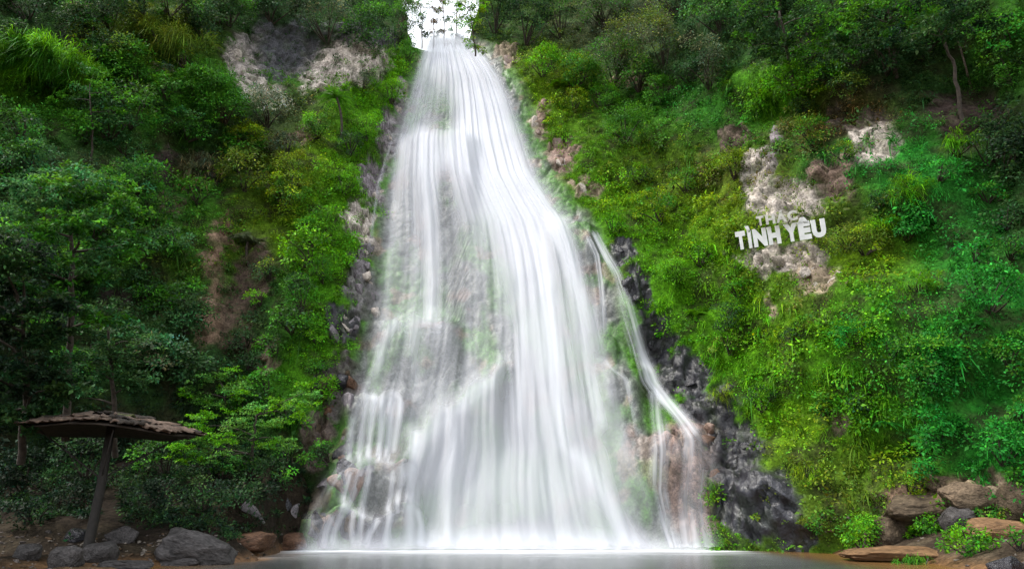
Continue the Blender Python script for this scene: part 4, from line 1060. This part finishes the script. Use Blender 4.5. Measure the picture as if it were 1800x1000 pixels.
# ------------------------------------------------------------ thatched shelter on the left bank
hd = 20.6
hs = hd / F_PX
peak = Vector(at_depth(198, 736, hd)); rim_z = at_depth(180, 757, hd).z
hut_foot = Vector((peak.x, peak.y, float(ground_z(np.array([peak.x]), np.array([peak.y]))[0])))
hut = root("thatched_shelter", hut_foot, "mushroom-shaped shelter with ragged bark-thatched roof on one post, left bank", "shelter")
M_THATCH = plain_material("bark_thatch", (.15,.10,.072), .9, .6, 7, .8)
M_THATCH_DARK = plain_material("dark_bark_thatch", (.035,.025,.018), .9, .6, 7, .8)
M_THATCH_MOSS = plain_material("mossy_thatch", (.09,.10,.03), .9, .5, 7, .8)
RX = 133 * hs; RH = peak.z - rim_z
def rim(a):
    return 1 + .05 * math.sin(3 * a + 1) + .03 * math.sin(7 * a)
def roof_pt(a, q):
    """q 0 at the peak, 1 at the rim"""
    r_ = RX * rim(a) * q
    return np.array((math.cos(a) * r_ * 1.02, math.sin(a) * r_ * .85, -RH * (.55 * q + .45 * q * q) + .05 * math.sin(4 * a) * q - .12 * max(math.cos(a), 0) * q))
na = 40
Vr = [roof_pt(i * 6.283185 / na, q) + np.array((0, 0, -.02 - .02 * q)) for q in (0.02, .35, .7, .97) for i in range(na)]
Vu = [v - np.array((0, 0, .04)) for v in Vr]
iF = [[k * na + i, k * na + (i + 1) % na, (k + 1) * na + (i + 1) % na, (k + 1) * na + i] for k in range(3) for i in range(na)]
off = 4 * na
iU = [[a_ + off for a_ in reversed(f)] for f in iF]
iR = [[3 * na + i, 3 * na + (i + 1) % na, 3 * na + (i + 1) % na + off, 3 * na + i + off] for i in range(na)]
roof = obj("roof", mk_mesh("roof", np.array(Vr + Vu), np.array(iF + iU + iR)), M_THATCH_DARK, hut, peak - hut_foot)
def strip_mesh(seed):
    r_ = np.random.default_rng(seed); nx, ny = 4, 4
    V = []
    for k, zz in ((0, .018), (1, -.012)):
        for j in range(ny):
            for i in range(nx):
                x = j / (ny - 1); w = (i / (nx - 1) - .5) * (1 - .1 * x)
                V.append((x + (r_.uniform(-.10, .05) if j == ny - 1 else 0), w, zz + .05 * math.cos(w * 3) + .02 * r_.normal() + .03 * x * (i % 2)))
    V = np.array(V)
    F = [[j * nx + i, j * nx + i + 1, (j + 1) * nx + i + 1, (j + 1) * nx + i] for j in range(ny - 1) for i in range(nx - 1)]
    n_ = nx * ny
    F += [[a_ + n_ for a_ in reversed(f)] for f in F]
    e_ = [i for i in range(nx)] + [j * nx + nx - 1 for j in range(1, ny)] + [n_ - 2 - i for i in range(nx - 1)] + [j * nx for j in range(ny - 2, 0, -1)]
    F += [[e_[i], e_[i] + n_, e_[(i + 1) % len(e_)] + n_, e_[(i + 1) % len(e_)]] for i in range(len(e_))]
    return mk_mesh("bark_strip", V, np.array(F))
M_DARKWOOD = plain_material("shade_dark_wood", (.018, .014, .011), .8, .5, 8)  # post and struts coloured darker to stand for the shade under the roof
strips = []
for k in range(9):
    me = strip_mesh(k); me.materials.append((M_THATCH, M_THATCH, M_THATCH_DARK, M_THATCH, M_THATCH_MOSS, M_THATCH, M_THATCH_DARK, M_THATCH, M_THATCH)[k]); strips.append(me)
from mathutils import Matrix
for q0, q1, n_, lift in ((.66, 1.07, 46, .03), (.36, .78, 34, .075), (.04, .46, 20, .12)):
    for i in range(n_):
        a = (i + random.uniform(-.25, .25)) * 6.283185 / n_
        A, Bp = Vector(roof_pt(a, q0)), Vector(roof_pt(a, q1 * random.uniform(.95, 1.05)))
        ex = Bp - A; L = ex.length; ex.normalize()
        ey = Vector((-math.sin(a), math.cos(a), 0)); ez = ex.cross(ey).normalized(); ez = ez if ez.z > 0 else -ez; ey = ez.cross(ex)
        wd = 6.283 * RX * (q0 + q1) / 2 / n_ * random.uniform(1.1, 1.6)
        o = obj("bark_strip", random.choice(strips[:4] + strips[5:] if q0 > .6 else strips), None, hut)
        mtx = Matrix(((ex.x * L, ey.x * wd, ez.x, 0), (ex.y * L, ey.y * wd, ez.y, 0), (ex.z * L, ey.z * wd, ez.z, 0), (0, 0, 0, 1)))
        mtx.translation = peak - hut_foot + A + Vector((0, 0, lift + random.uniform(-.02, .03)))
        o.matrix_local = mtx
top = peak - Vector((0, 0, .15))
wood("post", [tube([hut_foot - Vector((0, 0, .3)), hut_foot + (top - hut_foot) * .5 + Vector((.04, 0, 0)), top], [.15, .13, .12], 9)], M_DARKWOOD, hut, hut_foot)
for i in range(4):
    a = i * 6.283 / 4 + .5
    e = Vector(roof_pt(a, .8)) + peak - Vector((0, 0, .22))
    wood("strut", [tube([hut_foot + (top - hut_foot) * .55, e], [.03, .022], 6)], M_DARKWOOD, hut, hut_foot)

# ------------------------------------------------------------ white letters on the rock of the right wall
M_SIGN = plain_material("white_letter_paint", (.78, .78, .76), .6, .12, 3, .1)
M_SIGN_OLD = plain_material("weathered_letter_paint", (.58, .56, .50), .7, .3, 3, .2)
def letter_mesh(ch, bold):
    cu = bpy.data.curves.new("letter", 'FONT')
    cu.body = ch; cu.size = 1; cu.extrude = .09; cu.offset = bold; cu.resolution_u = 3
    tmp = bpy.data.objects.new("letter", cu); COL.objects.link(tmp)
    dg = bpy.context.evaluated_depsgraph_get()
    me = bpy.data.meshes.new_from_object(tmp.evaluated_get(dg))
    bpy.data.objects.remove(tmp); bpy.data.curves.remove(cu)
    me.name = "letter"; me.materials.clear()
    return me
dL, dR = at(1300, 430)[2] - .85, at(1450, 410)[2] - .85
dL = min(dL, dR + 1.2); dR = min(dR, dL + .2)
dep = lambda x: dL + (dR - dL) * (x - 1300) / 150
s0 = at_depth(1297, 437, dep(1297)); s1 = at_depth(1451, 413, dep(1451))
ex = (s1 - s0).normalized()
U = Vector((0, -SN, CS)); ey = (U - ex * U.dot(ex)).normalized(); ez = ex.cross(ey)
if ez.y > 0: ez = -ez
sign = root("letter_sign", at_depth(1375, 425, dep(1375)), "white letters THÁC TÌNH YÊU fixed to pale rock on the right wall", "sign")
bpy.context.view_layer.update()
def put_letter(ch, x0, x1, yb, hpx, bold, mat, base_h, fwd=0.0):
    me = letter_mesh(ch, bold); me.materials.append(mat)
    co = np.zeros(len(me.vertices) * 3); me.vertices.foreach_get("co", co); co = co.reshape(-1, 3)
    w_ = co[:, 0].max() - co[:, 0].min()
    d = dep((x0 + x1) / 2) - fwd; s = d / F_PX
    co[:, 0] = (co[:, 0] - co[:, 0].min()) / w_ * (x1 - x0) * s * 1.02
    co[:, 1] = co[:, 1] / base_h * hpx * s
    co[:, 2] *= .9
    me.vertices.foreach_set("co", co.ravel()); me.update()
    o = obj("letter", me, None, sign)
    p = at_depth(x0, yb, d) - sign.location
    mtx = Matrix(((ex.x, ey.x, ez.x, p.x), (ex.y, ey.y, ez.y, p.y), (ex.z, ey.z, ez.z, p.z), (0, 0, 0, 1)))
    if mtx.determinant() < 0:
        mtx = Matrix(((ex.x, ey.x, -ez.x, p.x), (ex.y, ey.y, -ez.y, p.y), (ex.z, ey.z, -ez.z, p.z), (0, 0, 0, 1)))
    o.matrix_local = mtx
    c = Vector((co[:, 0].mean(), hpx * s * .5, -.08))
    V, F = tube([mtx @ Vector((c.x, c.y, 0)), mtx @ Vector((c.x, c.y, 0)) + Vector((.15, 1.1, 0))], .025, 5)
    obj("bracket", mk_mesh("bracket", V, F), M_BARK, sign)
for ch, x0, x1 in (("T", 1296, 1312), ("Ì", 1314, 1323), ("N", 1326, 1348), ("H", 1352, 1372), ("Y", 1381, 1403), ("Ê", 1405, 1425), ("U", 1429, 1451)):
    put_letter(ch, x0, x1, 437 - (x0 - 1297) * 24 / 154, 28, .07, M_SIGN, .72)
for ch, x0, x1 in (("T", 1331, 1343), ("H", 1347, 1362), ("Á", 1365, 1382), ("C", 1385, 1401)):
    put_letter(ch, x0, x1, 397 - (x0 - 1331) * 10 / 60, 16, .045, M_SIGN_OLD, .72, .35)

# ------------------------------------------------------------ boulders and tufts on the banks
def boulder(label, px, py, w, h, mat, seed, group=None, cat="boulder", rot=0, sub=4, flat=1.0):
    p, n, d = at(px, min(py + h * .45, 1015))
    s = d / F_PX
    me = rock_mesh(seed, sub, flat, .55, 20); me.materials.append(M_ROCKS[mat])
    o = obj("boulder", me, None)
    co = np.zeros(len(me.vertices) * 3); me.vertices.foreach_get("co", co); co = co.reshape(-1, 3)
    ext = np.abs(co).max(0)
    o.location = p + Vector((0, .1, h * s * .32))
    o.scale = (w * s / 2 / ext[0], (w + h) * s / 4 / ext[1], h * s * .72 / ext[2])
    o.rotation_euler = (0, rot, random.uniform(-.3, .3))
    return tag(o, label, cat, group)
GB = "boulders on the left bank"
boulder("large grey angular boulder at the edge of the pool on the left", 338, 962, 150, 48, 'bank', 21, GB, rot=.22)
boulder("dark flat-topped boulder behind the large grey boulder", 205, 938, 70, 34, 'bank', 22, GB)
boulder("pale-streaked boulder left of the large grey boulder", 170, 972, 62, 36, 'bank', 23, GB)
boulder("brownish boulder left of the pale-streaked one", 110, 978, 60, 34, 'bank', 24, GB)
boulder("low slab between the large grey boulder and the pool", 315, 985, 110, 22, 'bank', 25, GB)
boulder("small rock in the bottom left corner", 40, 970, 50, 26, 'bank', 26, GB)
boulder("small dark rock left of the dark flat-topped boulder", 130, 940, 40, 20, 'dark', 27, GB)
boulder("rusty rock beside the large grey boulder", 440, 950, 90, 30, 'rust', 28, GB)
boulder("rusty low rock at the water left of the fall", 505, 950, 80, 26, 'rust', 29, GB)
boulder("flat stone at the very bottom left of the pool", 215, 994, 100, 16, 'bank', 30, GB)
GRB = "boulders on the right bank"
boulder("big brown boulder with pale top on the right bank", 1716, 874, 120, 46, 'tan', 31, GRB)
boulder("broad mottled boulder left of the big brown one", 1625, 892, 150, 40, 'mossy', 32, GRB)
boulder("mottled rock at the left end of the right bank", 1580, 930, 100, 44, 'mossy', 33, GRB)
boulder("brown rock at the right edge of the picture", 1785, 875, 60, 50, 'mossy', 34, GRB)
boulder("dark rock below the big brown boulder", 1690, 915, 90, 40, 'bank', 35, GRB)
boulder("flat orange slab below the boulders on the right bank", 1765, 928, 130, 30, 'orange', 36, GRB)
boulder("long flat orange slab at the pool edge on the right", 1600, 972, 220, 20, 'orange', 37, GRB)
boulder("dark stone in the bottom right corner", 1780, 990, 80, 34, 'dark', 38, GRB)
boulder("pale stone at the top of the right bank", 1650, 848, 70, 26, 'tan', 39, GRB)
B("bright leafy plant at the pool edge on the right", 1512, 940, 100, 70, 'moss', .085, 1.2, None, .5, mix='green')
B("leafy green plants in front of the right bank boulders", 1705, 958, 130, 50, 'green', .085, 1.2, None, .5, mix='moss')
bush("grass_tuft", "small grass tuft at the bottom edge right of the pool", 1610, 990, 80, 26, 'green', .1, .7, None, .5, "grass", True)
B("small leafy plant at the right edge above the bank", 1780, 840, 60, 50, 'green', .11, 1, None, .6, mix='emerald')
B("low green plant between wet black rock and right bank", 1440, 910, 60, 50, 'green', .09, 1, None, .5, mix='olive')
B("small green plant between the big brown boulder and the mottled one", 1668, 872, 46, 40, 'moss', .085, 1, None, .5, mix='green')
B("trailing green plant over the top of the right bank boulders", 1600, 852, 110, 40, 'yellowgreen', .085, 1.1, None, .5, mix='olive')
B("low leafy plant at the right end of the orange slab", 1790, 955, 60, 40, 'green', .09, 1, None, .5)
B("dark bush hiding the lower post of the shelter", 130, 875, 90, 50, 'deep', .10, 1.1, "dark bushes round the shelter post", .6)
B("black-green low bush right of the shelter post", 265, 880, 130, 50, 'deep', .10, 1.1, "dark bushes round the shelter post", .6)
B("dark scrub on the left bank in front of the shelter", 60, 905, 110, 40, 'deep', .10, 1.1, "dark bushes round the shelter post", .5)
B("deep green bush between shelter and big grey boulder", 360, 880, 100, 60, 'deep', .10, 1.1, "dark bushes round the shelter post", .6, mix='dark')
B("bright mossy cushion at the head of the green strip left of the fall", 690, 165, 40, 60, 'moss', .08, 1.2, "mossy cushions in the strip left of the fall", .4)
B("bright mossy cushion beside the upper pinkish rock strip", 645, 230, 50, 60, 'moss', .08, 1.2, "mossy cushions in the strip left of the fall", .4)
B("bright mossy cushion level with the straw-coloured grass", 605, 320, 60, 70, 'moss', .08, 1.2, "mossy cushions in the strip left of the fall", .4)
B("bright mossy cushion beside the palest rock left of the fall", 578, 400, 60, 70, 'moss', .08, 1.2, "mossy cushions in the strip left of the fall", .4)
B("bright mossy cushion at the lower end of the green strip", 568, 480, 60, 60, 'moss', .08, 1.2, "mossy cushions in the strip left of the fall", .4, mix='green')
B("broad green plant spilling over the middle of the right bank", 1640, 915, 100, 40, 'green', .085, 1.1, None, .5, mix='moss')
B("olive plant between the dark lower rock and the big brown boulder", 1745, 905, 80, 30, 'olive', .085, 1.0, None, .5, mix='green')
# litter of leaves and pebbles on the banks
def pebbles():
    Vs = []
    proto = rock_mesh(77, 1, .7); n_ = len(proto.vertices)
    co = np.zeros(n_ * 3); proto.vertices.foreach_get("co", co); co = co.reshape(-1, 3)
    F0 = np.array([list(p.vertices) for p in proto.polygons])
    F = []; col = []
    for i in range(620):
        if rng.random() < .62: px, py = rng.uniform(-40, 520), rng.uniform(935, 1003)
        else: px, py = rng.uniform(1400, 1830), rng.uniform(880, 1003)
        p, n, d = at(px, py)
        if p.z < -.3: continue
        s = .04 * math.exp(rng.normal(0, .5)); R_ = rng.normal(size=(3, 3)); Q_, _ = np.linalg.qr(R_)
        Vs.append((co @ Q_) * s * np.array((1.2, 1.2, .7)) + np.array(p)); F.append(F0 + n_ * (len(Vs) - 1))
        c = np.array([(.12, .10, .09), (.07, .06, .055), (.18, .155, .13), (.10, .065, .04)][rng.integers(4)]); col.append(np.broadcast_to(c, co.shape))
    bpy.data.meshes.remove(proto)
    me = mk_mesh("pebbles", np.vstack(Vs), np.vstack(F), np.vstack(col), {"wet": np.zeros(sum(len(v) for v in Vs))})
    tag(obj("pebbles", me, M_CLIFF), "pebbles and small stones on the banks", kind="stuff")
pebbles()

# ------------------------------------------------------------ more shrubs among the others, and undergrowth on the banks
MARKS = {"the brown earth streak": (378, 500), "the white-leaved shrub": (470, 205), "the straw-coloured grass clump": (355, 318), "the bright grass mound": (70, 105), "the olive grass mound": (280, 70), "the layered tree": (125, 420),
         "the pale bluish tree fern": (436, 425), "the round bright shrub": (390, 680), "the dark-stemmed tree fern": (592, 180), "the black wet rock face": (500, 100), "the leaning tree": (285, 190), "the slender upright tree": (160, 200),
         "the thatched roof": (185, 750), "the pale rock left of the lip": (610, 125), "the lip of the fall": (785, 75), "the letter sign": (1375, 420), "the pale rock beyond the sign": (1540, 262), "the wet black rock": (1250, 740),
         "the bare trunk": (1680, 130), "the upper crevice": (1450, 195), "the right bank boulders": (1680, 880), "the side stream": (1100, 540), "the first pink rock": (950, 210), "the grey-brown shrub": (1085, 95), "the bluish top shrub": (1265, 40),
         "the upper right corner bush": (1770, 75), "the big leaning top tree": (1385, 70)}
used_labels = set()
def where(x, y, what):
    for m_, (mx_, my_) in sorted(MARKS.items(), key=lambda kv: math.hypot(kv[1][0] - x, kv[1][1] - y)):
        dx, dy = x - mx_, y - my_
        v_ = "above" if dy < 0 else "below"; h_ = "left of" if dx < 0 else "right of"
        rel = v_ if abs(dx) < .4 * abs(dy) else h_ if abs(dy) < .4 * abs(dx) else f"{v_} and {h_}"
        far_ = "just " if math.hypot(dx, dy) < 75 else "slightly " if math.hypot(dx, dy) < 150 else "well "
        s_ = f"{what} {far_}{rel} {m_}"
        if s_ not in used_labels:
            used_labels.add(s_); return s_
def fill(n, area, names, sz, leaf, side):
    for _ in range(n):
        for _t in range(30):
            x, y = random.uniform(area[0], area[2]), random.uniform(area[1], area[3])
            pt = Vector(at(x, y)[0])
            q = np.array([[pt.x, pt.y, pt.z]])
            rw, _c, _w = rock_fields(np.array([x]), np.array([y + 10]), q)
            if rw[0] < .15 and not (fl(y) - 70 < x < fr(y) + 90) and area[4](x, y): break
        k, c = zone_pick(np.array([x]), np.array([y]))
        word, col = names.get(ZN[int(k[0])], names['green'])
        w_ = random.uniform(*sz)
        size = "small" if w_ < sz[0] + .35 * (sz[1] - sz[0]) else "large" if w_ > sz[0] + .7 * (sz[1] - sz[0]) else "rounded"
        bush("bush", where(x, y, f"{size} {word} bush"), x, y, w_, w_ * random.uniform(.6, .85), col, leaf * random.uniform(.8, 1.35), 1.05, f"bushes growing on the {side}", random.uniform(.5, .9), mix=random.choice(['green', 'dark', col]))
WORDS = {'moss': ('bright green', 'moss'), 'yellowgreen': ('yellow-green', 'yellowgreen'), 'emerald': ('emerald green', 'emerald'), 'green': ('mid green', 'green'), 'dark': ('dark green', 'dark'), 'deep': ('dark green', 'deep'), 'olive': ('olive', 'olive'),
         'brownish': ('olive', 'olive'), 'bluegreen': ('bluish green', 'bluegreen'), 'greygreen': ('bluish green', 'greygreen')}
fill(60, (0, 120, 600, 700, lambda x, y: True), WORDS, (60, 110), .125, "left cliff")
fill(14, (380, 560, 620, 860, lambda x, y: True), WORDS, (50, 80), .10, "left cliff")
fill(30, (1000, 130, 1800, 860, lambda x, y: x > 1000 + (y - 130) * .55 and not (1270 < x < 1480 and 260 < y < 500)), WORDS, (50, 95), .10, "right cliff")
fill(22, (1000, 0, 1720, 150, lambda x, y: True), WORDS, (70, 115), .12, "right cliff")
fill(14, (10, 0, 600, 110, lambda x, y: not (370 < x < 700 and y > 60)), WORDS, (60, 100), .12, "left cliff")
def bank_growth():
    n_ = 2600
    x = np.where(rng.random(n_) < .7, rng.uniform(-20, -8.6, n_), rng.uniform(11.2, 18, n_))
    y = rng.uniform(20.5, 31, n_)
    z = ground_z(x, y)
    p = np.stack((x, y, z), -1)
    keep = (z > .55) & (fbm(p / 1.3, 2, 99) > np.where(x < 0, np.where(y > 22.6, -.5, .12), .0))
    p = p[keep]
    px, py, _f = proj(p)
    keep = ~((np.abs(px - 190) < 26) & (py > 860)); p, px, py = p[keep], px[keep], py[keep]
    c = np.where((p[:, :1] < 0), np.where(rng.random((len(p), 1)) < .5, PAL['deep'], PAL['dark']), np.where(rng.random((len(p), 1)) < .5, PAL['olive'], PAL['moss']))
    n = np.broadcast_to(np.array((0, -.3, 1.0)), p.shape)
    R = np.exp(rng.normal(-1.35, .35, len(p)))
    stuff("undergrowth", [clump(p + np.array((0, 0, .06)), n, R, 30, np.full(len(p), .11), .5, jitter(c, .3, .1))], M_LEAF, "low leafy undergrowth on the banks")
bank_growth()
